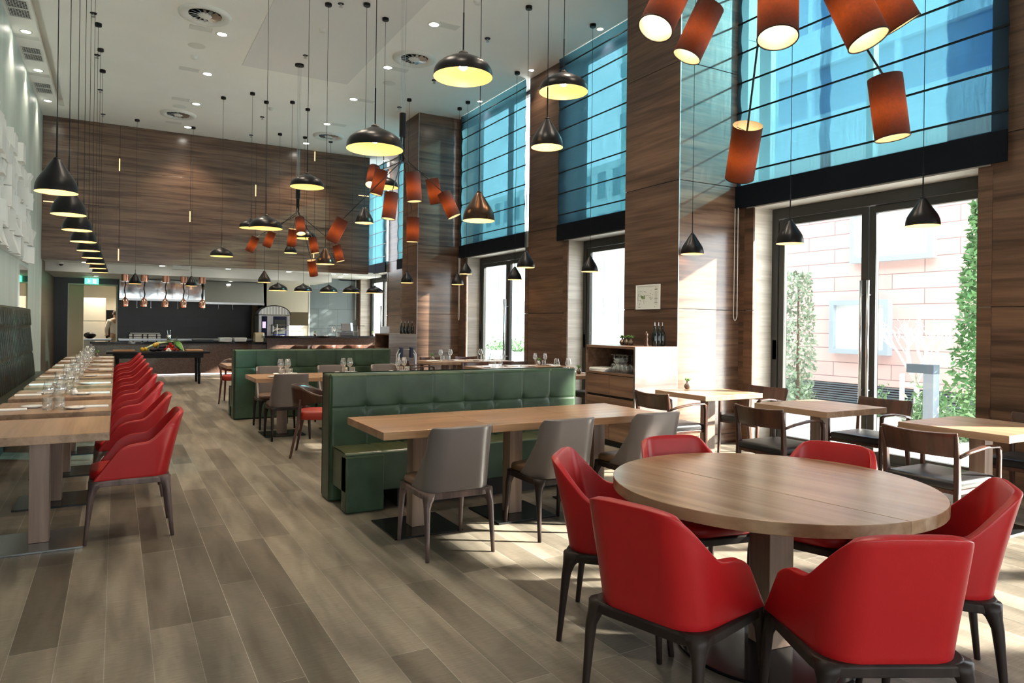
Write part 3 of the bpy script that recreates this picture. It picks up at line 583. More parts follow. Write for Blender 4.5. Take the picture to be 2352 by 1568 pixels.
def shell_back():
    zb, zt = .405, .815; w, yr, rc = .45, -.215, .10
    def fn(u, v):
        yf = .06 - .215 * min(1, v * 1.02) ** .8
        p, n = upath(u, w - .05 * v, max(yf, yr + rc + .004), yr, rc); e = abs(u - .5) * 2
        top = zt - .05 * smooth((e - .80) / .20) ** 1.5
        z = zb + (top - zb) * v; hgt = (z - zb) / .42
        q = p + Vector((0, -1, 0)) * (.085 * hgt ** 1.15) + n * (.012 * hgt); q.z = z; return q
    return MB().grid(fn, 48, 12)
def cushion(w, d, z0, z1, r=.09, cy=0.0, fw=None):
    R = []; fw = fw or w
    for k, (z, s) in enumerate(((z0, .97), (z0 + .012, 1.0), (z1 - .022, 1.0), (z1 - .006, .975), (z1, .90))):
        ring = rrect(w * s, d * s, r * s, 5, z, 0, cy)
        R.append([(x * (1 + (fw / w - 1) * (y - cy + d / 2) / d), y, zz) for x, y, zz in ring])
    R.append([(x * .5, cy + (y - cy) * .5, z1 + .006) for x, y, zz in R[-1]])
    return MB().loft(R)
def leg_mb(x, y, fx, fy, zt=.405):
    """tapered leg flaring into the seat frame; x,y top, fx,fy foot"""
    R = []
    for z, r, k in ((0, .0125, 1), (.10, .0145, .72), (.22, .018, .38), (.31, .022, .12), (.35, .029, .02), (.375, .042, 0), (zt, .05, 0)):
        cx, cyy = x + (fx - x) * k, y + (fy - y) * k; sx = -1 if x > 0 else 1; sy = -1 if y > 0 else 1; off = (r - .02) * .85 if r > .022 else 0
        R.append([(cx + sx * off + r * math.cos(a) * (1 if 1 else 0), cyy + sy * off + r * math.sin(a), z) for a in [2 * PI * i / 10 for i in range(10)]])
    return MB().loft(R)
def seat_frame_mb(w, d, cy=0.0):
    o = [(1.0, .368), (1.0, .400), (.97, .408)]; R = [rrect(w * s, d * s, .085, 6, z, 0, cy) for s, z in o]; inner = [rrect(w - .07, d - .07, .06, 6, z, 0, cy) for z in (.408, .368)]
    n = len(R[0]); mb = MB(); al = R + inner + [R[0]]
    return mb.loft(al, cap=False)
def leather_chair(kind, label, loc, rot, group, light=False):
    t = thing('leather_armchair' if kind == 'arm' else 'leather_side_chair', label, 'chair', loc, rot, group)
    lm = W_LEGL if light else W_LEG
    if kind == 'arm':
        obj('shell', shell_arm(), M_RED, t, smooth=True, solid=.032, bevel=.006, bseg=2, key='shell_arm')
        obj('seat', cushion(.375, .43, .405, .462, .10, .035, .455), M_RED, t, smooth=True, key='seat_arm')
        w, d, c = .50, .475, .015
    else:
        obj('backrest', shell_back(), M_GREY, t, smooth=True, solid=.028, bevel=.010, bseg=3, key='shell_back')
        obj('seat', cushion(.385, .43, .405, .458, .09, .03, .465), M_TAUPE, t, smooth=True, key='seat_side')
        w, d, c = .475, .46, .01
    obj('seat_frame', seat_frame_mb(w, d, c), lm, t, key='frame%g%s' % (w, lm.name), bevel=.003)
    for sx in (-1, 1):
        for sy in (-1, 1):
            obj('leg', leg_mb(sx * (w / 2 - .02), c + sy * (d / 2 - .02), sx * (w / 2 - .012), c + sy * (d / 2 + .015)), lm, t, smooth=True, key='leg%g%d%d%s' % (w, sx, sy, lm.name))
    return t
def pedestal_table(name, label, x, y, w, d, group, top=None, base=M_DSTEEL, colm=None, cat='table', cw=.055, lift=0, th=.052, ps=.25, col_off=0):
    t = thing(name, label, cat, (x, y, 0), 0, group); top = top or W_TABLE
    obj('tabletop', MB().box(-w / 2, w / 2, -d / 2, d / 2, .75 - th, .75), top, t, bevel=.003, key='tt%g%g%s' % (w, d, top.name))
    obj('column', MB().box(-cw, cw, -cw + col_off, cw + col_off, .014, .75 - th), colm or W_COL, t, bevel=.002, key='tc%g%g' % (cw, col_off) + (colm or W_COL).name)
    obj('base_plate', MB().box(-ps, ps, -ps + col_off, ps + col_off, 0, .013), base, t, bevel=.002, key='tb%g%g' % (ps, col_off) + base.name)
    return t
def wood_armchair(label, loc, rot, group, seatm=None):
    t = thing('wooden_armchair', label, 'chair', loc, rot, group)
    def fn(u, v):
        x = (u - .5) * .50; z = .615 + .165 * v; y = -.235 - .045 * (1 - (2 * u - 1) ** 2) - .03 * v
        return (x * (1 + .05 * v), y, z - .012 * (1 - (2 * u - 1) ** 2) * (v))
    obj('backrest', MB().grid(fn, 16, 4), W_CHAIR, t, smooth=True, solid=.022, key='wa_back', bevel=.004)
    for s in (-1, 1):
        obj('rear_leg', MB().loft([rrect(a, b, .008, 2, z, s * x, y) for z, a, b, x, y in ((0, .028, .03, .245, -.26), (.30, .034, .042, .242, -.225), (.45, .034, .045, .242, -.22), (.62, .032, .036, .245, -.232), (.76, .02, .026, .256, -.262))]), W_CHAIR, t, smooth=False, key='wa_rl%d' % s)
        obj('front_leg', MB().loft([rrect(a, b, .008, 2, z, s * x, y) for z, a, b, x, y in ((0, .026, .028, .262, .245), (.35, .03, .034, .258, .235), (.60, .028, .03, .262, .232), (.655, .03, .036, .262, .222))]), W_CHAIR, t, key='wa_fl%d' % s)
        obj('armrest', MB().loft([[(s * .262 + a * math.cos(q), y, z + b * math.sin(q)) for q in [2 * PI * i / 8 for i in range(8)]] for y, z, a, b in ((.24, .645, .016, .016), (.20, .667, .024, .013), (.05, .672, .030, .011), (-.12, .65, .020, .012), (-.225, .628, .013, .013))]), W_CHAIR, t, smooth=True, key='wa_ar%d' % s)
    obj('seat_rail', MB().box(-.25, .25, -.235, .235, .375, .405), W_CHAIR, t, bevel=.004, key='wa_sr')
    obj('seat', cushion(.50, .49, .405, .465, .03, .0), seatm or M_BLEA, t, smooth=True, key='wa_seat')
    return t
def barrel_chair(label, loc, rot, group, z=0.0, sc_=1.0, seatm=None):
    t = thing('barrel_chair', label, 'chair', loc, rot, group)
    def fn(u, v):
        a = PI * (1.0 + 1.0 * u) + .0; a = PI + PI * u
        r = .26; e = abs(u - .5) * 2; lo = .60 - .07 * (1 - e ** 2) ; hi = .765 - .10 * smooth((e - .45) / .55)
        zz = lo + (hi - lo) * v
        return (r * 1.02 * math.cos(a) * (1 + .06 * v), -.02 + r * math.sin(a) * (1 + .08 * v) + (.10 * e ** 3), zz + z)
    obj('backrest', MB().grid(fn, 30, 5), W_CHAIR, t, smooth=True, solid=.02, key='bc_b%g' % z)
    for sx, sy in ((-1, -1), (1, -1), (-1, 1), (1, 1)):
        R = [rrect(a, a, .006, 2, zz, sx * x, sy * y) for zz, a, x, y in ((0, .024, .235, .235 if sy > 0 else .27), (.40 + z, .036, .205, .19), (.62 + z, .03, .235 if sy > 0 else .20, .12 if sy > 0 else .175))]
        obj('leg', MB().loft(R), W_CHAIR, t, key='bc_l%d%d%g' % (sx, sy, z))
    obj('seat', cushion(.43, .43, .40 + z, .49 + z, .12, .0), seatm or plain('rust_red_seat', (.33, .028, .016), .45), t, smooth=True, key='bc_s%g' % z)
    return t

# ---------------------------------------------------------------- left row of tables, red armchairs, banquette
PITCH = 1.185
for k in range(9):
    y = 5.43 + PITCH * k
    pedestal_table('dining_table', 'oak pedestal table of the left row, %s from the camera%s' % (ordn(k) if k < 8 else 'the last one', ', bare' if k == 0 else ', laid for two'), -.42, y, .78, .86, 'left row of oak tables', W_TABLE_Y, M_LSTEEL if k == 0 else M_DSTEEL, cw=.055)
    leather_chair('arm', 'red leather armchair of the left row, %s from the camera' % (ordn(k) if k < 8 else 'last and farthest'), (.105, y + .03, 0), PI / 2, 'red armchairs along the left tables', light=k < 2)
b = thing('banquette', 'long dark green leather banquette with channel tufted back against the left wall', 'bench', (0, 0, 0))
NCH = 78
def fn(u, v):
    ch = u * NCH; y = 1.0 + 13.85 * u; r = abs(math.sin(PI * ch)) ** .55
    x = XL + .17 + .11 * (1 - v) + .022 * r * (1 if .02 < v < .98 else .2)
    for zz in (.36, .74):
        x -= .018 * math.exp(-((v - zz) / .012) ** 2)
    if v > .96: x -= .05 * ((v - .96) / .04) ** 2
    if v > .74: x += .018
    return (x, y, .44 + 1.19 * v)
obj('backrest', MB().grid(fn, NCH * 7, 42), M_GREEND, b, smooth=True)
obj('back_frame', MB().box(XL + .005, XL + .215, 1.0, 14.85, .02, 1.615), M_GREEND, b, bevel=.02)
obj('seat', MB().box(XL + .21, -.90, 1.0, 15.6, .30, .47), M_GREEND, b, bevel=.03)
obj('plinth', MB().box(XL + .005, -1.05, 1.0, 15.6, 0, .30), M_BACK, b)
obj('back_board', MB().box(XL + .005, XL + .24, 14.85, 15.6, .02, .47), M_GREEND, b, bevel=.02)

# ---------------------------------------------------------------- green leather benches
def bench(label, y0, y1, seat, name='leather_bench'):
    """back slab x 1.5-3.9; seat=+1 seat towards the camera (-Y), -1 seat on the far side"""
    t = thing(name, label, 'bench', (1.5, (y0 + y1) / 2, 0)); L = 2.40; hd = (y1 - y0) / 2; zt = 1.03; n = 8
    def face(sgn):
        def fn(u, v):
            x = L * u; z = .02 + (zt - .02) * v; c = u * n; fr = c - math.floor(c); dx = min(fr, 1 - fr) * L / n
            if u <= 0 or u >= 1: dx = 1
            d = .006 * math.exp(-(dx / .005) ** 2)
            if 0.5 < c < n - .5:
                nx = round(c) * L / n; rr = math.hypot(x - nx, (z - .755) * 1.1); d += .014 * math.exp(-(rr / .04) ** 2)
            d += .008 * math.exp(-((z - .755) / .006) ** 2)
            ed = min(u * L, (1 - u) * L, zt - z + .001); d += .020 * max(0, 1 - ed / .03) ** 2
            puff = .004 * abs(math.sin(PI * c)) ** .8
            y = -hd - puff + d
            return (x, y if sgn < 0 else -y, z)
        return MB().grid(fn, 240, 110)
    obj('tufted_back', face(-1), M_GREEN, t, smooth=True)
    obj('tufted_back', face(1), M_GREEN, t, smooth=True)
    obj('back_frame', MB().box(.0, L, -hd + .018, hd - .018, .0, zt - .006), M_GREEN, t, bevel=.018, bseg=3)
    obj('piping', MB().tube([(.004, -hd + .02, .03), (.004, -hd + .012, .99), (.03, -hd + .02, 1.02), (L - .03, -hd + .02, 1.02), (L - .004, -hd + .012, .99), (L - .004, -hd + .02, .03)], .004, 6), M_GREEN, t, smooth=True)
    s = -1 if seat > 0 else 1; ys = sorted((s * hd, s * (hd + .40)))
    def sf(u, v):
        # seat top with panel seams
        c = u * n; fr = c - math.floor(c); dx = min(fr, 1 - fr) * L / n; d = .008 * math.exp(-(dx / .006) ** 2) if 0 < u < 1 else 0
        x = .02 + (L - .02) * u; y = s * (hd + .40 * v); z = .452 - d - .03 * max(0, 1 - (1 - v) / .08) ** 2 + .006 * math.sin(PI * v)
        return (x, y, z)
    obj('seat_cushion', MB().grid(sf, 96, 14), plain('olive_green_leather', (.052, .056, .022), .28, spec=.7, var=.25, bump=.06, scale=6), t, smooth=True)
    obj('seat_box', MB().box(.02, L, ys[0], ys[1], .15, .448), M_GREEN, t, bevel=.008, bseg=3)
    fy = sorted((s * (hd + .27), s * (hd + .41)))
    for x0 in (.02, L - .32): obj('foot_panel', MB().box(x0, x0 + .30, fy[0], fy[1], 0, .43), M_GREEN, t, bevel=.012)
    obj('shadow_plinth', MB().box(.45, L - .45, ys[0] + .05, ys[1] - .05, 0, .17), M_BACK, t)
    return t
bench('green leather bench with tufted back, its seat facing the nearer three oak tables', 5.60, 5.86, 1)
bench('farther green leather bench with square tufted back, seen beyond the laid table', 10.88, 11.14, -1)

# ---------------------------------------------------------------- tables and side chairs at the benches
for k in range(3):
    pedestal_table('dining_table', 'oak pedestal table pushed end to end before the green bench, %s' % ['left one', 'middle one', 'right one'][k], 1.88 + .785 * k, 4.67, .782, .80, 'three oak tables before the green bench', W_TABLE)
for k, (x, y, r) in enumerate(((1.88, 4.16, 0), (2.70, 4.18, -.02), (3.49, 4.19, .01))):
    leather_chair('side', 'taupe leather side chair at the oak tables, %s' % ['left of three, nearest the aisle', 'middle of three', 'right of three'][k], (x, y, 0), r, 'taupe side chairs before the green bench', light=(k == 0))
for k in range(3):
    pedestal_table('dining_table', 'oak table between the two green benches, %s' % ['left one, with plates and glasses', 'middle one', 'right one'][k], 1.87 + .785 * k, 9.30, .782, .80, 'oak tables between the benches', W_TABLE)
for k, (x, y, r) in enumerate(((1.87, 8.97, 0), (2.66, 8.97, 0), (3.45, 8.97, 0))):
    leather_chair('side', 'taupe chair near side of the table between the benches, %s' % ['left one seen from behind', 'middle one', 'right one'][k], (x, y, 0), r, 'near side chairs between the benches')
for k, (x, y, r) in enumerate(((1.90, 9.98, PI), (2.75, 9.98, PI), (3.55, 9.98, PI))):
    leather_chair('side', 'pale taupe chair facing us beyond the table between the benches, %s' % ['left one', 'middle one', 'right one'][k], (x, y, 0), r, 'far side chairs between the benches')
barrel_chair('dark curved-back wooden chair with rust red seat behind the near green bench', (1.95, 7.72, 0), -PI / 2 - .35, 'barrel chairs behind the benches')
pedestal_table('dining_table', 'oak table hidden behind the near green bench', 2.62, 7.6, .78, .78, None, W_TABLE)
pedestal_table('dining_table', 'oak table showing its end left of the farther green bench', 1.89, 12.05, .78, .86, None, W_TABLE)
barrel_chair('dark curved-back wooden chair left of the farther green bench', (1.86, 13.25, 0), PI - .3, 'barrel chairs behind the benches')

# ---------------------------------------------------------------- round table
RX, RY, RR = 2.60, 2.19, .703
t = thing('round_table', 'large round oak table on a square column at lower right', 'table', (RX, RY, 0))
pr = [(.001, .70), (RR - .004, .70), (RR, .704), (RR, .746), (RR - .004, .75), (.001, .75)]
for sgn in (-1, 1):
    # two boards meeting in a straight seam left of the middle
    sx = -.165; a1 = math.acos(sx / RR); n = 60
    if sgn > 0: A = [-a1 + 2 * a1 * i / n for i in range(n + 1)]
    else: A = [a1 + (2 * PI - 2 * a1) * i / n for i in range(n + 1)]
    ring = [(RR * math.cos(a) + sgn * .0012, RR * math.sin(a)) for a in A]
    obj('tabletop', MB().loft([[(x, y, .70) for x, y in ring], [(x, y, .75) for x, y in ring]]), wood('round_table_oak', (.20, .115, .062), (.34, .215, .13), 'Y', rough=.26, spec=.4, scale=.8), t, rot=math.radians(7.7), bevel=.003)
obj('column', MB().box(-.068, .068, -.068, .068, .012, .70), W_COL, t, bevel=.003, rot=math.radians(-8), loc=(.02, 0, 0))
obj('base_plate', MB().lathe([(.001, .012), (.40, .012), (.405, .009), (.405, 0), (.001, 0)], 56), plain('near_black_steel', (.012, .013, .016), .18, .6), t)
for k, (rm, lab) in enumerate((((1.90, 2.90), 'left, beside the taupe chair'), ((1.545, 1.915), 'front left, its back to the camera'), ((2.085, 1.20), 'front right, its back to the camera'), ((3.18, 1.45), 'far right, cut by the frame edge'), ((3.44, 2.43), 'beyond the table at right, only its back showing'), ((2.76, 3.04), 'beyond it at left, its back catching white light'))):
    dx, dy = RX - rm[0], RY - rm[1]; L = math.hypot(dx, dy); dx /= L; dy /= L; off = .315
    leather_chair('arm', 'red leather armchair at the round table, ' + lab, (rm[0] + dx * off, rm[1] + dy * off, 0), math.atan2(dy, dx) - PI / 2, 'red armchairs around the round table')

# ---------------------------------------------------------------- window tables and wooden armchairs
wt = [(5.585, 5.53, 'farthest bare one by the near door, with a small vase'), (5.575, 4.145, 'middle of the three bare ones by the near door'), (5.58, 2.78, 'nearest bare one by the near door, at the right edge')]
for k, (x, y, lab) in enumerate(wt):
    pedestal_table('window_table', 'square brown table, ' + lab, x, y, .83, .76, 'square tables along the windows', W_TABLE_Y, M_DSTEEL)
    wood_armchair('dark wooden armchair on the aisle side of the %s' % ['table with the small vase', 'middle window table', 'window table at the right edge'][k], (4.99, y + [-.07, -.04, -.03][k], 0), -PI / 2 - .02, 'dark wooden armchairs with leather seats')
    wood_armchair('dark wooden armchair on the window side of the %s' % ['table with the small vase', 'middle window table', 'window table at the right edge'][k], (6.20, y - .07, 0), PI / 2 + .03, 'dark wooden armchairs with leather seats')
for k, (x, y, lab) in enumerate(((5.58, 8.35, 'just beyond the near sideboard'), (5.45, 10.1, 'seen over the bench, left of the joined pair'), (6.29, 10.1, 'right of the joined pair at the second door'), (5.37, 12.0, 'with a vase by the far pillar'), (6.21, 12.0, 'at the third glazed door'))):
    pedestal_table('window_table', 'dark edged laid table, ' + lab, x, y, .83, .80, 'laid tables along the windows', W_TABLE_Y, M_DSTEEL)
for k, (x, y, r, lab) in enumerate(((5.0, 8.35, -PI / 2, 'left of the laid table beyond the near sideboard'), (6.25, 8.5, PI / 2, 'window side of the laid table beyond the near sideboard'), (5.5, 10.75, PI, 'behind the joined pair, left one'), (6.3, 10.75, PI, 'behind the joined pair, right one'), (5.5, 12.68, PI, 'behind the table by the far pillar'), (6.25, 12.68, PI, 'behind the table at the third door'), (4.78, 11.95, -PI / 2, 'left end of the table by the far pillar'), (4.35, 13.0, -PI / 2 + .3, 'left of the far sideboard'))):
    wood_armchair('dark wooden armchair, ' + lab, (x, y, 0), r, 'farther dark wooden armchairs')
# ================================================================ sideboards
def sideboard(y0, label, shelf=True):
    x0, x1, H, D = 5.15, 5.795, 1.21, .96
    t = thing('sideboard', label, 'sideboard', (x0, y0, 0), group='walnut waiter sideboards')
    c = MB().box(0, .02, 0, .025, .06, H - .02).box(.02, x1 - x0, 0, .025, .06, H - .02)
    obj('end_panel', MB().box(.0, x1 - x0, -.004, .022, .0, H), W_CABX, t, bevel=.002)
    obj('end_panel', MB().box(.0, x1 - x0, D - .022, D, .0, H), W_CAB, t, bevel=.002)
    obj('top_board', MB().box(-.0, x1 - x0, .022, D - .022, H - .03, H), W_CAB, t, bevel=.002)
    obj('back_board', MB().box(x1 - x0 - .02, x1 - x0, .022, D - .022, .06, H - .03), W_CAB, t)
    obj('shelf_board', MB().box(.005, x1 - x0 - .02, .022, D - .022, .86, .885), W_CAB, t, bevel=.002)
    obj('niche_lining', MB().box(.02, x1 - x0 - .02, D - .03, D - .022, .885, H - .03), W_CAB, t)
    m_ = D / 2
    for a, b_ in ((.026, m_ - .003), (m_ + .003, D - .026)):
        obj('drawer_front', MB().box(.004, .024, a, b_, .615, .852), W_CAB, t, bevel=.002)
        obj('cupboard_door', MB().box(.004, .024, a, b_, .08, .585), W_CAB, t, bevel=.002)
    obj('carcass', MB().box(.03, x1 - x0 - .02, .03, D - .03, .06, .86), M_BACK, t)
    obj('kick_plinth', MB().box(.05, x1 - x0 - .02, .022, D - .022, 0, .06), M_BLACK, t)
    return t
sideboard(6.285 - .05, 'walnut sideboard with open niche and window-lit pale end panel against the near pillar')
sideboard(14.5, 'smaller looking walnut sideboard with window-lit pale end panel before the far pillar')
# framed plan on the pillar
pl = thing('framed_plan', 'small white framed evacuation plan on the dark side of the near pillar', 'sign', (XP - .002, 6.785, 1.815))
obj('frame', MB().box(-.018, 0, -.225, .225, -.155, -.143).box(-.018, 0, -.225, .225, .143, .155).box(-.018, 0, -.225, -.213, -.143, .143).box(-.018, 0, .213, .225, -.143, .143), M_PORC, pl, bevel=.001)
obj('plan_sheet', MB().box(-.012, -.002, -.213, .213, -.143, .143), plain('plan_paper', (.72, .74, .70), .3), pl)
ink = plain('plan_ink', (.03, .035, .035), .6); grn = plain('plan_green', (.16, .26, .09), .6); gry = plain('plan_grey_text', (.28, .29, .28), .6)
R = random.Random(5); m = MB()
def ib(y, z, w, h): return (-.0128, -.012, y - w / 2, y + w / 2, z - h / 2, z + h / 2)
# plan mirrored: photo left is larger Y
for (yy, zz, w, h) in ((.165, .075, .045, .002), (.165, .045, .002, .05), (.155, .01, .05, .002), (.13, .03, .002, .07), (.165, -.04, .05, .002), (.185, -.01, .002, .07), (.0, .02, .09, .0025), (-.045, 0, .0025, .045), (.09, .065, .004, .016), (.045, .065, .004, .02), (.07, -.055, .0035, .06), (.095, -.028, .008, .006), (.14, -.045, .006, .014), (-.09, .025, .007, .01), (-.09, -.015, .006, .012), (-.045, -.012, .02, .005), (-.15, .118, .009, .009), (-.135, -.125, .008, .008), (.16, -.126, .05, .003), (.12, -.124, .004, .008)): m.box(*ib(yy, zz, w, h))
for k in range(26): m.box(*ib(R.uniform(-.08, .19), R.uniform(-.09, .085), R.choice((.003, .012)), R.choice((.0015, .008))))
obj('plan_lines', m, ink, pl)
obj('plan_route', MB().box(*ib(.10, 0, .05, .03)).box(*ib(.06, .0, .018, .045)).box(*ib(.125, .018, .02, .012)).box(*ib(.08, -.018, .05, .008)), grn, pl)
m = MB()
for zz, w in [(.095, .05), (.088, .05)]: m.box(*ib(-.155, zz, w, .009))
for k in range(22):
    zz = .07 - k * .0078
    m.box(*ib(-.155 + R.uniform(-.003, .003), zz, R.uniform(.03, .05), .0018))
obj('plan_legend', m, gry, pl)
obj('legend_bars', MB().box(*ib(-.155, -.022, .055, .005)).box(*ib(-.155, -.072, .055, .005)), plain('legend_maroon', (.10, .03, .04), .6), pl)

# ================================================================ kitchen
struct('ceiling', MB().box(XL, 6.235, YB + .18, 20.45, 2.84, 2.95).box(XL, 5.46, 20.45, YK, 2.62, 2.95).box(5.46, 7.0, 20.45, YK2, 2.84, 2.95), M_WHITE)
struct('trim_2', MB().box(XL, 5.47, 20.42, 20.46, 2.615, 2.845), M_WHITE)
struct('wall_far', MB().box(XL, -1.21, YK, YK + .15, 0, 2.62).box(.02, 3.9, YK, YK + .15, 0, 2.62).box(-1.21, .02, YK, YK + .15, 2.46, 2.62), M_SLATE)
struct('wall_far', MB().box(3.88, 4.0, YK2, YK, 0, 2.62), M_SLATE)
cream = plain('cream_wall', (.66, .62, .50), .5)
struct('wall_far', MB().box(3.9, 4.55, YK2, YK2 + .12, 0, 2.84).box(4.55, 5.30, YK2, YK2 + .12, 0, 1.33).box(4.55, 5.30, YK2, YK2 + .12, 1.75, 2.84), cream)
struct('wall_far', MB().box(5.30, 7.1, YK2, YK2 + .12, 0, 2.84), M_BLUET)
struct('wall_far', MB().box(3.7, 7.1, YK2 + .8, YK2 + .9, 0, 2.84), plain('dim_kitchen_wall', (.25, .19, .11), .6))
struct('trim_3', MB().box(5.27, 5.31, YK2 - .02, YK2, 0, 2.84), M_WHITE)
struct('wall_far', MB().box(6.235, 7.25, YK2, YK2 + .1, 2.8, ZC), M_WHITE)
for k, (x, y, z, lab) in enumerate(((-.68, 19.95, 2.84, 'at far left above the door'), (1.0, 19.95, 2.84, 'above the vegetable table'), (2.58, 19.95, 2.84, 'above the long counter'), (4.15, 19.95, 2.84, 'above the counter end'), (5.75, 19.95, 2.84, 'above the bar, left of two'), (5.95, 21.2, 2.84, 'at the bar corner, deepest'), (5.4, 19.95, 2.84, 'above the bar, between two others'))):
    downlight(x, y, z, 'recessed downlight in the low kitchen soffit, ' + lab, 45, .075, 'downlights in the kitchen soffit', 130)
for k, x in enumerate((-.5, 1.2, 2.9)):
    downlight(x, 21.9, 2.62, 'recessed downlight inside the kitchen ceiling, %s' % ['left', 'middle', 'right'][k], 25, .06, 'downlights inside the kitchen', 130)
# main counter
ct = thing('service_counter', 'long kitchen counter with brown mosaic front and glossy black top', 'counter', (1.38, 20.6, 0))
obj('mosaic_front', MB().box(-1.90, 1.93, -.36, .36, .05, .84), M_MOSA, ct)
obj('countertop', MB().box(-1.95, 1.95, -.41, .41, .84, .89), plain('glossy_black_stone', (.006, .006, .007), .08), ct, bevel=.003)
obj('plinth_light', MB().box(-1.90, 1.93, -.355, -.345, .012, .045), emit('plinth_glow', (1, .93, .85), 3.0), ct)
obj('plinth', MB().box(-1.88, 1.9, -.34, .34, 0, .05), M_BLACK, ct)
# bar
bt = thing('bar_counter', 'raised bar with woven brown mosaic front and black top', 'counter', (4.85, 18.75, 0))
obj('mosaic_front', MB().box(-1.50, 1.50, -.15, .25, .0, 1.03), M_MOSA, bt)
obj('countertop', MB().box(-1.60, 1.53, -.36, .30, 1.03, 1.085), MATS['glossy_black_stone'], bt, bevel=.003)
obj('shelf_end', MB().box(-1.85, -1.50, -.05, .5, .0, .86), M_MOSA, bt); obj('shelf_top', MB().box(-1.9, -1.50, -.1, .55, .86, .90), MATS['glossy_black_stone'], bt)
for k, x in enumerate((4.02, 4.66, 5.32, 5.97)):
    barrel_chair('bar stool with curved brown back before the bar, %s' % ['first from the left', 'second from the left', 'third from the left', 'last at right'][k], (x, 17.75, 0), 0, 'bar stools', z=.11, seatm=M_BLEA)
# stainless hood and back wall kit
hd = thing('extractor_hood', 'stainless steel extractor hood running along the kitchen back wall', 'hood', (0, 0, 0))
obj('hood_canopy', MB().box(.06, 2.2, 22.6, YK - .01, 2.04, 2.60), plain('polished_steel', (.78, .82, .84), .07, 1.0, bump=.25, scale=1.1), hd)
obj('hood_canopy', MB().loft([[(2.22, 22.0, 1.98), (3.86, 22.0, 1.98), (3.86, YK - .01, 1.98), (2.22, YK - .01, 1.98)], [(2.22, 22.12, 2.60), (3.86, 22.12, 2.60), (3.86, YK - .01, 2.60), (2.22, YK - .01, 2.60)]]), MATS['polished_steel'], hd)
obj('hood_rim', MB().box(.06, 2.2, 22.58, 22.62, 2.0, 2.06).box(2.2, 3.87, 21.96, 22.02, 1.93, 1.99), M_STEEL, hd)
ut = MB()
for x in (.5, .85, 1.55, 2.25, 2.65, 3.05): ut.tube([(x, 22.55, 1.99), (x, 22.55, 1.82)], .006, 6).sphere((x, 22.55, 1.80), .016, 8, 5)
obj('hanging_hook', ut, M_STEEL, hd)
# back counter
bc = thing('back_counter', 'steel back counter along the black kitchen wall', 'counter', (1.85, 22.98, 0))
obj('worktop', MB().box(-1.80, 1.95, -.38, .38, .86, .91), M_STEEL, bc, bevel=.003); obj('cabinet', MB().box(-1.78, 1.92, -.33, .36, 0, .86), M_STEEL, bc)
for k, x in enumerate((.18, .62, 1.12, 1.55, 2.0)):
    L = thing('heat_lamp', 'polished copper heat lamp over the counter, %s of five' % ['first from the left', 'second', 'middle', 'fourth', 'last at right'][k], 'heat lamp', (x, 20.5, 2.615), group='copper heat lamps')
    obj('ceiling_cup', MB().lathe([(.001, 0), (.085, 0), (.088, -.01), (.088, -.17), (.08, -.18), (.001, -.18)], 28), M_COPPER, L, smooth=False, key='hl1', bevel=.002)
    cc = [(.012 * math.sin(q * .9 + k), 0, -.18 - .42 * q / 10) for q in range(11)]
    obj('coiled_cable', MB().tube(cc, .014, 8), M_BLACK, L, smooth=True)
    sh = obj('lamp_shade', MB().lathe([(.082, 0), (.084, .02), (.082, .12), (.065, .17), (.04, .20), (.028, .21), (.026, .24), (.001, .245)], 28), M_COPPER, L, loc=(cc[-1][0], 0, -.82), smooth=True, key='hl2')
    obj('bulb', MB().sphere((0, 0, .05), .035, 10, 6), emit('heat_bulb', (1, .45, .15), 6), sh, key='hl3')
# combi oven with arched hood
ov = thing('combi_oven', 'tall steel combi oven with arched ribbed hood above it', 'oven', (4.09, 21.95, 0))
obj('oven_body', MB().box(-.44, .44, -.33, .35, .92, 1.63), M_STEEL, ov, bevel=.006)
obj('control_panel', MB().box(-.36, -.20, -.345, -.33, .97, 1.60), plain('navy_gloss', (.008, .010, .035), .1), ov, bevel=.002)
obj('display', MB().box(-.335, -.24, -.349, -.345, 1.25, 1.44), emit('violet_display', (.62, .42, .95), 1.4), ov)
dr = obj('oven_door', MB().box(-.03, .36, -.36, -.33, .97, 1.60), plain('navy_gloss', (0, 0, 0), .1), ov, bevel=.003)
obj('door_glass', MB().box(.0, .32, -.366, -.36, 1.08, 1.50), plain('oven_glass', (.05, .055, .05), .05), dr); obj('door_handle', MB().tube([(-.07, -.40, 1.08), (-.07, -.41, 1.2), (-.07, -.40, 1.36)], .014, 8), M_BLACK, dr, smooth=True)
n = 16; A = [(-.46 * math.cos(PI * i / n), 1.65 + .27 * math.sin(PI * i / n)) for i in range(n + 1)]
obj('arched_hood', MB().loft([[(x, -.36, z) for x, z in A], [(x, .2, z) for x, z in A]]), M_STEEL, ov)
rb = MB()
for k in range(9): x = -.36 + .085 * k; rb.box(x, x + .045, -.368, -.36, 1.66, 1.65 + .25 * math.sqrt(max(.02, 1 - (x / .46) ** 2)))
obj('hood_ribs', rb, M_WHITE, ov); obj('hood_edge', MB().tube([(x * 1.01, -.365, z) for x, z in A], .014, 6), M_BLACK, ov)
obj('oven_stand', MB().box(-.46, .46, -.33, .35, 0, .92), M_BLACK, ov)
tag(obj('kitchen_hatch_glass', MB().box(4.57, 5.27, YK2 + .05, YK2 + .056, 1.33, 1.75), M_PANE), 'horizontal glazed hatch in the cream kitchen wall', 'window')
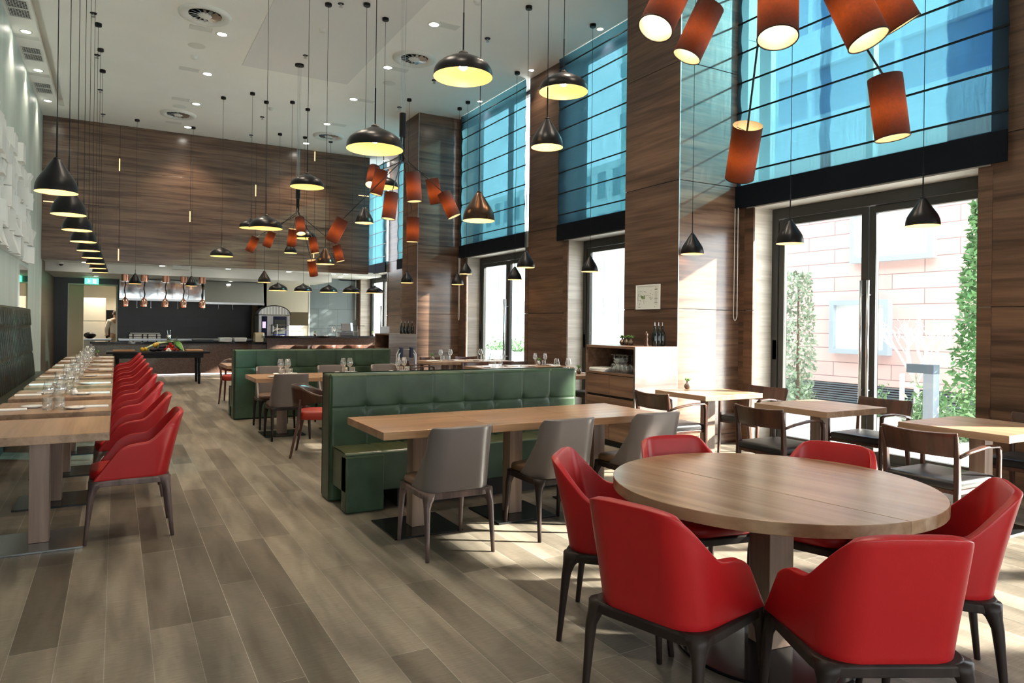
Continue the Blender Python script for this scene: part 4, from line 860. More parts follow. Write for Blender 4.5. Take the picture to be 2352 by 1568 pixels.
# exit sign: green running figure leaving through a door, arrow down
ex = thing('exit_sign', 'green lit emergency exit sign with running figure above the far left doorway', 'sign', (-.62, 22.9, 2.62))
obj('sign_box', MB().box(-.17, .17, -.02, .02, -.19, -.02), emit('exit_green', (.10, .85, .42), 2.2), ex); obj('mount', MB().box(-.12, .12, -.03, .03, -.02, 0), M_WHITE, ex)
pic = MB().box(.03, .11, -.024, -.02, -.165, -.05).sphere((-.075, -.022, -.065), .012, 8, 5, 1, .2, 1)
pic.tube([(-.07, -.022, -.08), (-.06, -.022, -.115)], .008, 5).tube([(-.06, -.022, -.115), (-.04, -.022, -.135), (-.045, -.022, -.16)], .006, 5).tube([(-.06, -.022, -.115), (-.08, -.022, -.135), (-.105, -.022, -.14)], .006, 5).tube([(-.068, -.022, -.085), (-.045, -.022, -.10), (-.03, -.022, -.09)], .005, 5).tube([(-.068, -.022, -.085), (-.09, -.022, -.10)], .005, 5)
obj('pictogram', pic, emit('exit_white', (1, 1, 1), 2.5), ex)
cc = thing('security_camera', 'white dome security camera under the soffit at far left', 'camera', (-1.2, 20.35, 2.84)); obj('mount', MB().lathe([(.07, 0), (.075, -.03), (.06, -.05), (.001, -.055)], 20), M_WHITE, cc, smooth=True); obj('dome', MB().sphere((0, 0, -.05), .045, 14, 8), M_BLACK, cc, smooth=True)
tag(obj('soffit_unit', MB().box(-.20, .20, -.09, .09, -.1, 0), M_WHITE, loc=(1.42, 19.75, 2.84), bevel=.01), 'flat white emergency light box on the kitchen soffit', 'emergency light')

# ---------------------------------------------------------------- room behind the far left doorway
struct('wall_far', MB().box(-2.2, -2.1, YK + .15, 27, 0, 2.7).box(-2.2, 2.0, 27, 27.1, 0, 2.7), cream)
struct('wall_far', MB().box(1.1, 1.2, YK + .15, 27, 0, 2.7), cream)
struct('ceiling', MB().box(-2.2, 2.0, YK, 27.1, 2.65, 2.75), M_WHITE)
struct('trim_4', MB().box(-1.21, -1.17, YK - .01, YK + .16, 0, 2.46).box(-.02, .02, YK - .01, YK + .16, 0, 2.46).box(-1.17, -.02, YK - .01, YK + .16, 2.42, 2.46), cream)
struct('door_8', MB().box(-1.17, -.83, YK + .1, YK + .14, 0, 2.42), plain('tan_door_leaf', (.62, .52, .34), .5))
for k, (x, y) in enumerate(((-.5, 24.6), (.3, 25.8))): downlight(x, y, 2.65, 'bright ceiling lamp in the room behind the doorway, %s' % ['nearer', 'farther'][k], 170, .10, 'lamps of the back room', 150)
fr = thing('tall_fridge', 'tall cream two-door fridge in the room behind the doorway', 'fridge', (-.62, 25.2, 0)); obj('fridge_body', MB().box(-.33, .33, -.3, .35, .05, 2.1), plain('cream_metal', (.62, .58, .46), .35), fr, bevel=.008)
obj('fridge_door', MB().box(-.325, .325, -.33, -.3, .08, 1.38), MATS['cream_metal'], fr, bevel=.006); obj('fridge_door', MB().box(-.325, .325, -.33, -.3, 1.40, 2.08), MATS['cream_metal'], fr, bevel=.006)
wk = thing('prep_table', 'grey steel prep table just inside the doorway', 'table', (-.55, 24.1, 0)); obj('worktop', MB().box(-.30, .42, -.3, .3, .84, .88), M_STEEL, wk, bevel=.003); obj('side_panel', MB().box(-.28, .40, -.28, .28, 0, .84), plain('grey_panel', (.30, .31, .30), .4), wk)
tag(obj('bin_bag', MB().sphere((0, 0, 0), .16, 14, 8, 1, 1, .6), M_BLACK, loc=(-.68, 24.0, .975), smooth=True), 'small dark domed lid standing on the prep table in the doorway', 'lid')
tag(obj('dark_cabinet', MB().box(-.30, -.06, 25.9, 26.2, 0, 1.75), M_BLACK, bevel=.01), 'narrow dark upright cabinet in the back room', 'cabinet')
# ================================================================ tableware
WG = [(.001, .004), (.034, .003), (.036, .001), (.034, .0045), (.006, .008), (.0042, .02), (.0042, .085), (.009, .094), (.030, .112), (.041, .135), (.040, .155), (.028, .215), (.0272, .215), (.039, .155), (.040, .135), (.029, .114), (.001, .099)]
TG = [(.001, .0), (.031, .0), (.033, .003), (.037, .095), (.0355, .095), (.031, .014), (.001, .012)]
def wine_glass(x, y, z, label, group, flip=False):
    o = obj('wine_glass', MB().lathe(WG, 20), M_GLASSW, loc=(x, y, z + (.216 if flip else .0005)), rot=(PI if flip else 0, 0, 0), smooth=True, key='wg'); return tag(o, label, 'wine glass', group)
def tumbler(x, y, z, label, group):
    o = obj('water_tumbler', MB().lathe(TG, 20), M_GLASSW, loc=(x, y, z + .0005), smooth=True, key='tg'); return tag(o, label, 'glass', group)
def plate(x, y, z, label, group, r=.075):
    o = obj('side_plate', MB().lathe([(.001, .004), (r * .55, .004), (r * .62, .0), (r * .66, .002), (r, .014), (r - .002, .017), (r * .62, .008), (.001, .008)], 32), M_PORC, loc=(x, y, z + .0005), smooth=True, key='pl%g' % r); return tag(o, label, 'plate', group)
def napkin(x, y, z, rot, label, group):
    t = thing('folded_napkin', label, 'napkin', (x, y, z), rot, group)
    obj('cloth_fold', MB().loft([rrect(.20, .065, .006, 2, .0005), rrect(.203, .067, .006, 2, .006), rrect(.196, .062, .006, 2, .011)]), M_LINEN, t, key='nap1'); obj('top_fold', MB().loft([rrect(.20, .055, .004, 2, .0112), rrect(.196, .05, .004, 2, .015)]), M_LINEN, t, key='nap2'); return t
def knife(x, y, z, rot, label, group):
    o = obj('butter_knife', MB().box(-.10, .02, -.0035, .0035, 0, .003).box(.02, .10, -.008, .005, .0005, .0025), M_STEEL, loc=(x, y, z), rot=rot, bevel=.001, key='kn'); return tag(o, label, 'knife', group)
def vase(x, y, z, label, group, s=1.0):
    v = thing('bud_vase', label, 'vase', (x, y, z), group=group)
    obj('vase_body', MB().lathe([(.001, .0005), (.022, .0005), (.036, .018), (.038, .034), (.028, .055), (.012, .070), (.011, .082), (.013, .086), (.009, .086), (.008, .07), (.001, .05)], 20), M_BRONZE, v, smooth=True, key='vb')
    R = random.Random(int(x * 100 + y * 37)); m = MB()
    for k in range(13):
        a = R.uniform(0, 2 * PI); e = R.uniform(.3, 1.3); L = R.uniform(.04, .06); p0 = Vector((0, 0, .082)); d = Vector((math.cos(a) * math.cos(e), math.sin(a) * math.cos(e), math.sin(e))); sd_ = d.cross(Vector((0, 0, 1))).normalized() * .012
        m.add([p0, p0 + d * L * .5 + sd_, p0 + d * L, p0 + d * L * .5 - sd_], [(0, 1, 2, 3)])
        if k < 5: m.sphere(tuple(p0 + d * L * .6), .010, 7, 5)
    obj('green_sprig', m, M_LEAF, v, solid=.0012); return v
TZ = .75
for k in range(1, 9):
    c = 5.43 + PITCH * k - .03; nm = 'on the left-row table %s from the camera' % (ordn(k) if k < 8 else 'farthest')
    plate(-.27, c - .17, TZ, 'small white plate on the chair side, ' + nm, 'side plates of the left row'); plate(-.57, c + .02, TZ, 'small white plate on the banquette side, ' + nm, 'side plates of the left row')
    napkin(-.15, c - .10, TZ, .05, 'folded white napkin on the chair side, ' + nm, 'folded napkins of the left row'); napkin(-.69, c - .12, TZ, .05, 'folded white napkin on the banquette side, ' + nm, 'folded napkins of the left row')
    for j, (x, dy) in enumerate(((-.455, -.17), (-.375, -.155))):
        tumbler(x, c + dy, TZ, 'clear water tumbler, %s one, ' % ['left', 'right'][j] + nm, 'tumblers of the left row'); wine_glass(x + .002, c + dy + .082, TZ, 'clear wine glass behind the %s tumbler, ' % ['left', 'right'][j] + nm, 'wine glasses of the left row')
    if k < 4: knife(-.13, c - .10, TZ + .0155, .05, 'thin knife lying on the chair-side napkin, ' + nm, 'knives of the left row')
sj = thing('salt_jar', 'short white salt jar beside the glasses on the third left-row table', 'jar', (-.33, 5.43 + PITCH * 2 - .22, TZ)); obj('jar_body', MB().lathe([(.001, 0), (.022, 0), (.026, .01), (.026, .035), (.015, .05), (.001, .052)], 18), M_PORC, sj, smooth=True); obj('jar_neck', MB().lathe([(.012, .048), (.014, .062), (.001, .064)], 14), M_WHITE, sj, smooth=True)
vase(-.30, 5.43 + PITCH * 8 + .1, TZ, 'tiny vase with green sprig on the farthest left-row table', 'bud vases')
for j, (x, y) in enumerate(((1.90, 9.26), (2.72, 9.26), (3.50, 9.26))):
    nm = 'on the %s table between the benches' % ['left', 'middle', 'right'][j]
    for s in (0, 1):
        tumbler(x + .10 * s - .05, y - .02, TZ, 'clear tumbler, %s of two, ' % ['left', 'right'][s] + nm, 'tumblers between the benches'); wine_glass(x + .09 * s - .045, y + .08, TZ, 'clear wine glass, %s of two, ' % ['left', 'right'][s] + nm, 'wine glasses between the benches')
    plate(x - .17, y - .18, TZ, 'white plate on the near side, ' + nm, 'plates between the benches', .085); plate(x + .12, y + .24, TZ, 'white plate on the far side, ' + nm, 'plates between the benches', .085)
    napkin(x - .02, y - .20, TZ, PI / 2, 'folded napkin on the near side, ' + nm, 'napkins between the benches'); napkin(x - .06, y + .24, TZ, PI / 2, 'folded napkin on the far side, ' + nm, 'napkins between the benches')
vase(5.60, 5.86, TZ, 'small bronze bud vase with green sprig on the bare window table by the near pillar', 'bud vases')
LT = [(5.58, 8.35, 'beyond the near sideboard'), (5.45, 10.1, 'left of the joined pair'), (6.29, 10.1, 'right of the joined pair'), (5.37, 12.0, 'by the far pillar'), (6.21, 12.0, 'at the third door')]
for j, (x, y, nm) in enumerate(LT):
    nm = 'on the laid table ' + nm
    for s in (-1, 1):
        w = ['left', '', 'right'][s + 1]
        plate(x + s * .25, y + s * .12, TZ, 'white plate, %s side, ' % w + nm, 'plates on the window tables'); napkin(x + s * .26, y - s * .05, TZ, .05, 'folded white napkin, %s side, ' % w + nm, 'napkins on the window tables')
        wine_glass(x + s * .10 + .03, y + .06, TZ, 'clear wine glass, %s one, ' % w + nm, 'wine glasses on the window tables'); tumbler(x + s * .06 - .01, y - .03, TZ, 'clear tumbler, %s one, ' % w + nm, 'tumblers on the window tables')
    if j in (0, 2, 3): vase(x + {0: .22, 2: .11, 3: -.12}[j], y + {0: -.08, 2: .22, 3: .33}[j], TZ, 'small bronze vase with sprig, ' + nm, 'bud vases')
# sideboard contents
SB = (5.15, 6.235)
for k, dz in enumerate((0, .012, .024, .036)):
    tag(obj('stacked_napkin', MB().box(-.14, .14, -.17, .17, 0, .011), M_LINEN, loc=(5.31 + .01 * (k % 2), 7.0 - .01 * k, .8855 + dz), rot=.06 * (k - 1.5), bevel=.004), 'folded cloth in the pile on the near sideboard shelf, %s' % ['lowest', 'second from the bottom', 'third from the bottom', 'topmost'][k], 'napkin', 'pile of cloths in the sideboard')
for k in range(4):
    tag(obj('stacked_bowl', MB().lathe([(.001, 0), (.05, 0), (.052, .006), (.085, .05), (.09, .06), (.086, .06), (.08, .05), (.048, .01), (.001, .008)], 28), M_PORC, loc=(5.44, 6.86, .886 + .034 * k), smooth=True), 'white bowl of the stack in the near sideboard niche, %s' % ['lowest', 'second from below', 'third from below', 'on top'][k], 'bowl', 'stacked bowls')
for k in range(8):
    x, y = 5.23 + .085 * (k % 2), 6.72 - .078 * (k // 2)
    wine_glass(x, y, .886, 'upturned wine glass in the sideboard niche, %s row, %s column' % (['front', 'back'][k % 2], ['first', 'second', 'third', 'last'][k // 2]), 'upturned glasses in the sideboard', True)
for k, (x, y) in enumerate(((5.60, 7.03), (5.58, 6.92), (5.56, 6.81))): vase(x, y, 1.21, 'bronze bud vase with green sprig on top of the near sideboard, %s of three' % ['left', 'middle', 'right'][k], 'bud vases')
def bottle(x, y, z, label, group):
    b = thing('oil_bottle', label, 'bottle', (x, y, z), group=group)
    obj('bottle_glass', MB().lathe([(.001, 0), (.034, 0), (.036, .005), (.036, .14), (.030, .165), (.015, .19), (.013, .235), (.015, .24), (.001, .242)], 20), plain('dark_bottle_glass', (.006, .010, .008), .08), b, smooth=True, key='bo1')
    obj('pourer', MB().lathe([(.008, .24), (.006, .25), (.004, .285), (.001, .287)], 10), M_STEEL, b, key='bo2')
for k, x in enumerate((5.60, 5.66, 5.72)): bottle(x, 6.42, 1.21, 'dark oil bottle with pourer on the near sideboard, %s of three' % ['left', 'middle', 'right'][k], 'bottles on the near sideboard')
for k, x in enumerate((5.50, 5.58, 5.66, 5.75)): bottle(x, 14.68, 1.21, 'dark oil bottle on the far sideboard, %s' % ['first at left', 'second', 'third', 'last at right'][k], 'bottles on the far sideboard')
pm = thing('pepper_mill', 'slim dark wooden pepper mill left of the oil bottles', 'pepper mill', (5.50, 6.45, 1.21)); obj('mill_body', MB().lathe([(.001, 0), (.026, 0), (.027, .01), (.018, .04), (.022, .09), (.014, .11), (.021, .125), (.019, .15), (.001, .16)], 18), W_CHAIR, pm, smooth=True); obj('knob', MB().sphere((0, 0, .166), .008, 8, 6), M_STEEL, pm)
tag(obj('small_frame', MB().box(-.10, .10, -.01, .01, 0, .16), M_STEEL, loc=(5.2, 14.9, 1.21), bevel=.004), 'small square silver stand on the far sideboard', 'picture stand')
hc = thing('folded_high_chair', 'folded chrome and navy high chair leaning before the far sideboard', 'high chair', (5.45, 14.2, 0))
obj('tube_frame', MB().tube([(-.24, 0, 0), (-.22, .03, .78), (-.16, .05, .88), (.16, .05, .88), (.22, .03, .78), (.24, 0, 0)], .013, 8).tube([(-.2, -.12, 0), (-.18, .0, .76), (-.1, .04, .86)], .013, 8).tube([(.2, -.12, 0), (.18, .0, .76), (.1, .04, .86)], .013, 8), M_STEEL, hc, smooth=True)
obj('strap_pad', MB().box(-.15, -.07, .0, .09, .70, .93).box(.08, .16, .0, .09, .70, .93), plain('navy_pad', (.008, .012, .04), .6), hc, bevel=.015)
# on the bar
for k, (x, nm) in enumerate(((4.55, 'left of the bar middle'), (6.12, 'at the right end of the bar'))): vase(x, 18.55, 1.085, 'small vase with yellow green sprig ' + nm, 'bud vases')
wine_glass(5.05, 18.55, 1.085, 'tall clear wine glass standing on the bar', None); tumbler(5.17, 18.55, 1.085, 'clear tumbler standing on the bar by the till', None)
for k, (x, w) in enumerate(((3.95, 'left'), (5.5, 'right'))):
    g = thing('bar_rack', 'thin metal glass rack over the bar, %s one' % w, 'rack', (x, 18.9, 1.085), group='bar racks')
    obj('rail', MB().tube([(-.5, 0, .27), (.5, 0, .27)], .007, 6), M_DSTEEL, g, key='rk1'); mm = MB()
    for j in (-.3, 0, .3): mm.tube([(j, 0, 0), (j, 0, .29)], .006, 6)
    obj('rack_post', mm, M_STEEL, g, key='rk2'); obj('lamp_arm', MB().box(-.42, -.38, -.02, .02, .09, .24).tube([(-.4, 0, .20), (.0, 0, .13), (.3, 0, .10)], .009, 6).tube([(-.4, 0, .13), (-.1, 0, .19)], .007, 6).tube([(.33, 0, 0), (.33, 0, .17), (.38, 0, .17), (.38, 0, .02)], .006, 6), M_STEEL, g, key='rk3')
till = thing('till_terminal', 'dark till screen tilted on the bar before the blue grey wall', 'till', (5.45, 18.8, 1.085)); obj('screen', MB().obox((0, 0, .22), (1, 0, 0), (0, .9, -.35), (0, .35, .9), .13, .02, .11), M_BLACK, till); obj('screen_edge', MB().obox((.15, 0, .23), (1, 0, 0), (0, .9, -.35), (0, .35, .9), .03, .025, .12), plain('pale_blue_plastic', (.14, .20, .28), .3), till); obj('printer', MB().box(-.22, .18, -.1, .1, 0, .10), M_BLACK, till, bevel=.01)
# counter equipment
for k, (x, w) in enumerate(((.42, .62),)):
    rk = thing('white_dish_rack', 'low white ribbed shelf unit on the kitchen back counter', 'rack', (.72, 22.8, .91)); obj('shelf', MB().box(-.40, .40, -.12, .12, .0, .05).box(-.40, .40, -.12, .12, .07, .12).box(-.38, .38, -.10, .12, .14, .16), M_WHITE, rk, bevel=.004)
    obj('divider', MB().box(-.32, -.29, -.14, -.12, 0, .14).box(-.08, -.05, -.14, -.12, 0, .14).box(.05, .08, -.14, -.12, 0, .14).box(.28, .31, -.14, -.12, 0, .14), M_BLACK, rk)
up = thing('utensil_pot', 'steel pot of upright utensils on the kitchen counter', 'pot', (1.22, 20.7, .89)); obj('pot_body', MB().lathe([(.001, 0), (.05, 0), (.052, .16), (.048, .16), (.046, .01)], 20), M_STEEL, up, smooth=True); obj('utensils', MB().tube([(0, 0, .02), (-.04, 0, .26)], .006, 6).tube([(.01, 0, .02), (.03, 0, .27)], .006, 6).sphere((-.04, 0, .27), .016, 8, 5).sphere((.03, 0, .28), .016, 8, 5), M_STEEL, up)
for k, (x, w, hh) in enumerate(((2.05, .5, .05), (2.62, .3, .09), (3.0, .3, .09))): tag(obj('white_tray', MB().loft([rrect(w, .3, .02, 3, 0), rrect(w + .04, .34, .03, 3, hh)]), M_WHITE if k else M_STEEL, loc=(x, 20.72, .89)), '%s tray on the long kitchen counter, %s' % (['flat steel', 'white', 'white'][k], ['left', 'middle', 'right'][k]), 'tray', 'trays on the kitchen counter')
tag(obj('wine_cooler', MB().box(-.12, .12, -.1, .1, 0, .26), plain('brass_metal', (.45, .38, .25), .3, 1), loc=(3.2, 18.9, .90), bevel=.02), 'brassy square canister on the low end of the bar', 'canister')

# ---------------------------------------------------------------- black table with vegetables
vt = thing('farm_table', 'long black wooden table with turned legs displaying vegetables', 'table', (.84, 17.78, 0))
obj('tabletop', MB().box(-1.03, 1.03, -.48, .48, .70, .745), M_BLACK, vt, bevel=.006); obj('apron', MB().box(-.90, .90, -.40, .40, .60, .70), M_BLACK, vt)
LP = [(.001, 0), (.022, 0), (.028, .05), (.034, .30), (.036, .40), (.026, .42), (.040, .44), (.026, .46), (.042, .49), (.044, .60)]
for sx in (-1, 1):
    for sy in (-1, 1): obj('leg', MB().lathe(LP, 16), M_BLACK, vt, loc=(sx * .82, sy * .34, 0), smooth=True, key='vleg')
VZ = .746
for k, (x, w) in enumerate(((.15, .42), (1.56, .36))): tag(obj('cutting_board', MB().box(-w / 2, w / 2, -.14, .14, 0, .035), wood('board_wood', (.30, .13, .05), (.48, .25, .11), 'X'), loc=(x, 17.62, VZ), rot=.03, bevel=.006), 'thick wooden cutting board on the black table, %s of the vegetables' % ['left', 'right'][k], 'cutting board', 'cutting boards')
tom = plain('tomato_red', (.60, .030, .012), .2); yel = plain('yellow_pepper', (.62, .36, .03), .25); aub = plain('aubergine', (.010, .006, .014), .12); gar = plain('garlic_white', (.75, .70, .64), .5); stalk = plain('pale_stalk', (.50, .58, .32), .5)
R = random.Random(11)
for k, (x, y, z) in enumerate(((.99, 17.55, .04), (1.07, 17.53, .04), (1.15, 17.56, .04), (1.03, 17.60, .105), (1.11, 17.58, .105), (1.22, 17.50, .04), (.95, 17.62, .04), (1.07, 17.60, .16))):
    t = thing('tomato', 'ripe red tomato in the vegetable heap, %s' % ['front left', 'front middle', 'front right', 'upper left', 'upper right', 'outermost right', 'back left', 'on the very top'][k], 'tomato', (x, y, VZ + z), group='tomatoes'); obj('fruit', MB().sphere((0, 0, 0), .042, 14, 9, 1, 1, .88), tom, t, smooth=True, key='tom1'); obj('calyx', MB().sphere((0, 0, .036), .012, 6, 4, 1, 1, .4), M_LEAF, t, key='tom2')
for k, (x, y, z) in enumerate(((.50, 17.50, .045), (.57, 17.52, .05), (.75, 17.56, .14), (.80, 17.60, .15))):
    t = thing('yellow_pepper', 'yellow pepper in the vegetable heap, %s' % ['far left', 'second from left', 'upper, left of the stalks', 'upper, right of the stalks'][k], 'pepper', (x, y, VZ + z), group='yellow peppers'); obj('fruit', MB().sphere((0, 0, 0), .05, 12, 8, .85, .85, 1), yel, t, smooth=True, key='yp1'); obj('stem', MB().tube([(0, 0, .04), (.005, 0, .065)], .006, 6), M_LEAF, t, key='yp2')
for k, (x, y, z, a) in enumerate(((.72, 17.46, .04, .2), (.84, 17.48, .045, -.2), (.90, 17.50, .10, .5), (.78, 17.58, .06, 1.0))):
    t = thing('aubergine', 'glossy black aubergine in the vegetable heap, %s' % ['front left', 'front right', 'upper right', 'behind'][k], 'aubergine', (x, y, VZ + z), a, 'aubergines'); obj('fruit', MB().sphere((0, 0, 0), .045, 14, 9, 2.0, 1, .95), aub, t, smooth=True, key='au1'); obj('stem', MB().tube([(-.085, 0, 0), (-.115, 0, .01)], .009, 6), M_LEAF, t, key='au2')
for k, (x, y) in enumerate(((.99, 17.40), (1.05, 17.38), (1.02, 17.42))): tag(obj('garlic_bulb', MB().lathe([(.001, .001), (.02, .0), (.03, .016), (.022, .034), (.006, .046), (.001, .052)], 14), gar, loc=(x, y, VZ + (.034 if k == 2 else 0)), smooth=True), 'white garlic bulb in front of the tomatoes, %s' % ['left', 'right', 'upper'][k], 'garlic', 'garlic bulbs')
t = thing('leek_bunch', 'bunch of pale stalks with dark green tops leaning over the heap', 'leek', (.85, 17.60, VZ)); m = MB()
for k in range(5): m.tube([(-.32, .02 * k - .05, .05), (-.05, .015 * k, .17 + .008 * k), (.28, .02 * k, .22)], .010, 6)
obj('stalks', m, stalk, t); m = MB()
for k in range(26):
    a = R.uniform(-.9, .9); p = Vector((R.uniform(.1, .34), R.uniform(-.06, .1), R.uniform(.19, .27))); d = Vector((math.cos(a), R.uniform(-.5, .5), math.sin(a))); n_ = Vector((0, 1, .4)).normalized() * .022; m.add([p, p + d * .05 + n_, p + d * .12, p + d * .05 - n_], [(0, 1, 2, 3)])
obj('leaf_tops', m, plain('dark_green_leaf', (.02, .06, .015), .5), t, solid=.002)
t = thing('romaine_lettuce', 'green leafy lettuce standing at the right of the heap', 'lettuce', (1.30, 17.52, VZ)); m = MB(); m2 = MB()
for k in range(9):
    a = -.8 + .18 * k; w = .038
    def lf(u, v): r = .02 + .20 * v; ww = w * math.sin(PI * min(1, v * .8 + .18)); return (math.sin(a) * r * .5 - .10 * v + (u - .5) * 2 * ww, .02 * k - .08 + .02 * math.cos(6 * u), .01 + r * math.cos(a * .7) + .01 * math.sin(20 * v + k))
    m.grid(lf, 4, 8)
obj('leaves', m, plain('lettuce_green', (.10, .26, .04), .45), t, solid=.003, smooth=True); obj('white_rib', MB().tube([(.03, -.10, .01), (.0, -.095, .12), (-.03, -.09, .20)], [.014, .010, .004], 6), stalk, t)

# ================================================================ person in the doorway (seen from behind)
def skin_body(name, V, E, Rr, mat, parent, sub=2):
    me = bpy.data.meshes.new(name); me.from_pydata(V, E, []); o = bpy.data.objects.new(name, me); COL.objects.link(o); o.parent = parent; me.materials.append(mat)
    md = o.modifiers.new('skin', 'SKIN'); md.use_smooth_shade = True
    for i, r in enumerate(Rr): me.skin_vertices[0].data[i].radius = r if isinstance(r, tuple) else (r, r)
    me.skin_vertices[0].data[0].use_root = True
    s = o.modifiers.new('sub', 'SUBSURF'); s.levels = sub; s.render_levels = sub; return o
pp = thing('person', 'person in cream kitchen jacket seen from behind in the far left doorway', 'person', (-.02, 24.55, 0), .35)
skin = plain('skin_tone', (.42, .24, .16), .55)
V = [(0, 0, .95), (0, .01, 1.12), (0, .02, 1.30), (0, .01, 1.42), (0, .0, 1.50), (0, -.01, 1.60), (0, -.01, 1.70),
     (-.19, .01, 1.40), (-.24, .06, 1.14), (-.18, .22, .98), (-.14, .30, .97), (.19, .01, 1.40), (.25, .05, 1.14), (.20, .24, 1.02), (.16, .32, 1.01),
     (-.09, 0, .88), (-.10, .02, .48), (-.10, -.02, .09), (-.10, .10, .04), (.09, 0, .88), (.11, .04, .48), (.11, .0, .09), (.11, .12, .04)]
E = [(0, 1), (1, 2), (2, 3), (3, 4), (4, 5), (5, 6), (3, 7), (7, 8), (8, 9), (9, 10), (3, 11), (11, 12), (12, 13), (13, 14), (0, 15), (15, 16), (16, 17), (17, 18), (0, 19), (19, 20), (20, 21), (21, 22)]
Rr = [(.15, .11), (.14, .10), (.16, .11), (.12, .09), .055, (.078, .095), (.055, .07), .062, .045, .032, .03, .062, .045, .032, .03, .085, .058, .042, .035, .085, .058, .042, .035]
skin_body('body', V, E, Rr, skin, pp)
skin_body('jacket', V[:4] + [V[7], V[8], (V[9][0], V[9][1] - .02, V[9][2]), V[11], V[12], (V[13][0], V[13][1] - .02, V[13][2])], [(0, 1), (1, 2), (2, 3), (3, 4), (4, 5), (5, 6), (3, 7), (7, 8), (8, 9)], [(.175, .135), (.16, .12), (.178, .13), (.135, .105), .074, .060, .045, .074, .060, .045], plain('cream_jacket', (.66, .60, .50), .8), pp)
skin_body('trousers', [(0, 0, .97), (-.09, 0, .86), (-.10, .02, .48), (-.10, -.02, .12), (.09, 0, .86), (.11, .04, .48), (.11, 0, .12)], [(0, 1), (1, 2), (2, 3), (0, 4), (4, 5), (5, 6)], [(.16, .125), .105, .075, .062, .105, .075, .062], plain('pale_trousers', (.55, .50, .42), .8), pp)
obj('hair', MB().sphere((0, -.02, 1.655), .098, 16, 10, .90, 1.05, 1.02), plain('brown_hair', (.05, .03, .02), .6), pp, smooth=True)
m = MB()
for sx in (-1, 1): m.sphere((sx * .085, .0, 1.62), .022, 8, 6, .5, 1, 1.3)
obj('ears', m, skin, pp, smooth=True)
m = MB()
for sx, hx, hy, hz in ((-1, -.14, .30, .97), (1, .16, .32, 1.01)):
    for f in range(4): m.tube([(hx + (f - 1.5) * .017, hy + .02, hz), (hx + (f - 1.5) * .019, hy + .065, hz - .005), (hx + (f - 1.5) * .019, hy + [.085, .10, .095, .075][f], hz - .025)], [.009, .0085, .007], 6)
    m.tube([(hx - sx * .03, hy - .005, hz), (hx - sx * .055, hy + .03, hz + .005), (hx - sx * .05, hy + .055, hz - .005)], [.011, .009, .007], 6)
obj('fingers', m, skin, pp, smooth=True)

# ================================================================ outside
struct('ground', MB().box(7.25, 70, -45, 90, -.12, -.02).box(-40, 7.25, -45, -4.2, -.12, -.02), brick_mat('plaza_paving', (.76, .76, .74), (.86, .86, .84), (.6, .6, .6), 1.2, .4, .008, .7))
bd = thing('brick_building', 'pale pink stone clad building with two framed windows across the plaza', 'building', (12.0, 0, 0))
pink = brick_mat('pink_stone', (.62, .42, .41), (.70, .50, .48), (.30, .20, .20), 1.15, .27, .008, .7, (0, PI / 2, PI / 2))
obj('facade', MB().box(0, 1.85, 5.0, 10.1, .42, 4.9), pink, bd)
lv = MB()
for k in range(9): lv.box(-.02, .0, 5.0, 10.1, .03 + k * .044, .055 + k * .044)
obj('base_louvre', lv, plain('louvre_grey', (.10, .13, .16), .5), bd); obj('base_wall', MB().box(.02, 1.85, 5.0, 10.1, -.02, .42), plain('dark_base', (.05, .06, .08), .6), bd)
for k, (ya, yb, za, zb) in enumerate(((6.70, 8.22, 2.66, 3.66), (7.46, 8.63, .98, 1.98))):
    f = obj('window_frame', MB().box(-.14, .0, ya, ya + .09, za, zb).box(-.14, .0, yb - .09, yb, za, zb).box(-.14, 0, ya + .09, yb - .09, za, za + .09).box(-.14, 0, ya + .09, yb - .09, zb - .09, zb), plain('blue_grey_frame', (.36, .43, .50), .4), bd)
    obj('window_pane', MB().box(-.06, -.05, ya + .09, yb - .09, za + .09, zb - .09), plain('white_blind_pane', (.86, .89, .90), .15), f)
ub = MB(); up_ = MB(); wb = MB()
for k in range(5):
    z = 4.9 + k * 1.7; ub.box(.0, 1.85, 5.0, 10.1, z, z + .75); up_.box(.12, 1.8, 5.02, 10.08, z + .75, z + 1.7)
    for y in (5.6, 7.4, 9.2): wb.box(.02, .12, y, y + .10, z + .75, z + 1.7)
obj('spandrel_band', ub, plain('pale_panel', (.55, .70, .92), .5), bd); obj('glazing_band', up_, plain('blue_glass_band', (.06, .20, .50), .1), bd); obj('window_post', wb, MATS['pale_panel'], bd)
b2 = thing('distant_block', 'distant pale office block with rows of windows far across the plaza', 'building', (38, 0, 0)); obj('facade', MB().box(0, 8, 34, 75, 0, 16), plain('pale_stone_far', (.62, .70, .68), .7), b2); m = MB()
for j in range(4):
    for i in range(18): m.box(-.05, .02, 35 + i * 2.2, 36.1 + i * 2.2, 1.5 + j * 3.8, 3.9 + j * 3.8)
obj('window_rows', m, plain('far_glass', (.18, .30, .32), .1), b2)
b3 = thing('green_glass_tower', 'tall pale green glass building seen through the blinds', 'building', (26, 0, 0)); obj('facade', MB().box(0, 8, 20, 33, 3.2, 22), plain('green_glass', (.34, .52, .48), .3), b3); m = MB()
for j in range(6): m.box(-.1, 0, 20, 33, 4.2 + j * 3, 5.0 + j * 3)
obj('floor_band', m, plain('teal_band', (.20, .36, .36), .4), b3); obj('column', MB().box(.5, 1, 20.5, 21, 0, 3.2).box(.5, 1, 26, 26.5, 0, 3.2).box(.5, 1, 32, 32.5, 0, 3.2), MATS['pale_panel'], b3)
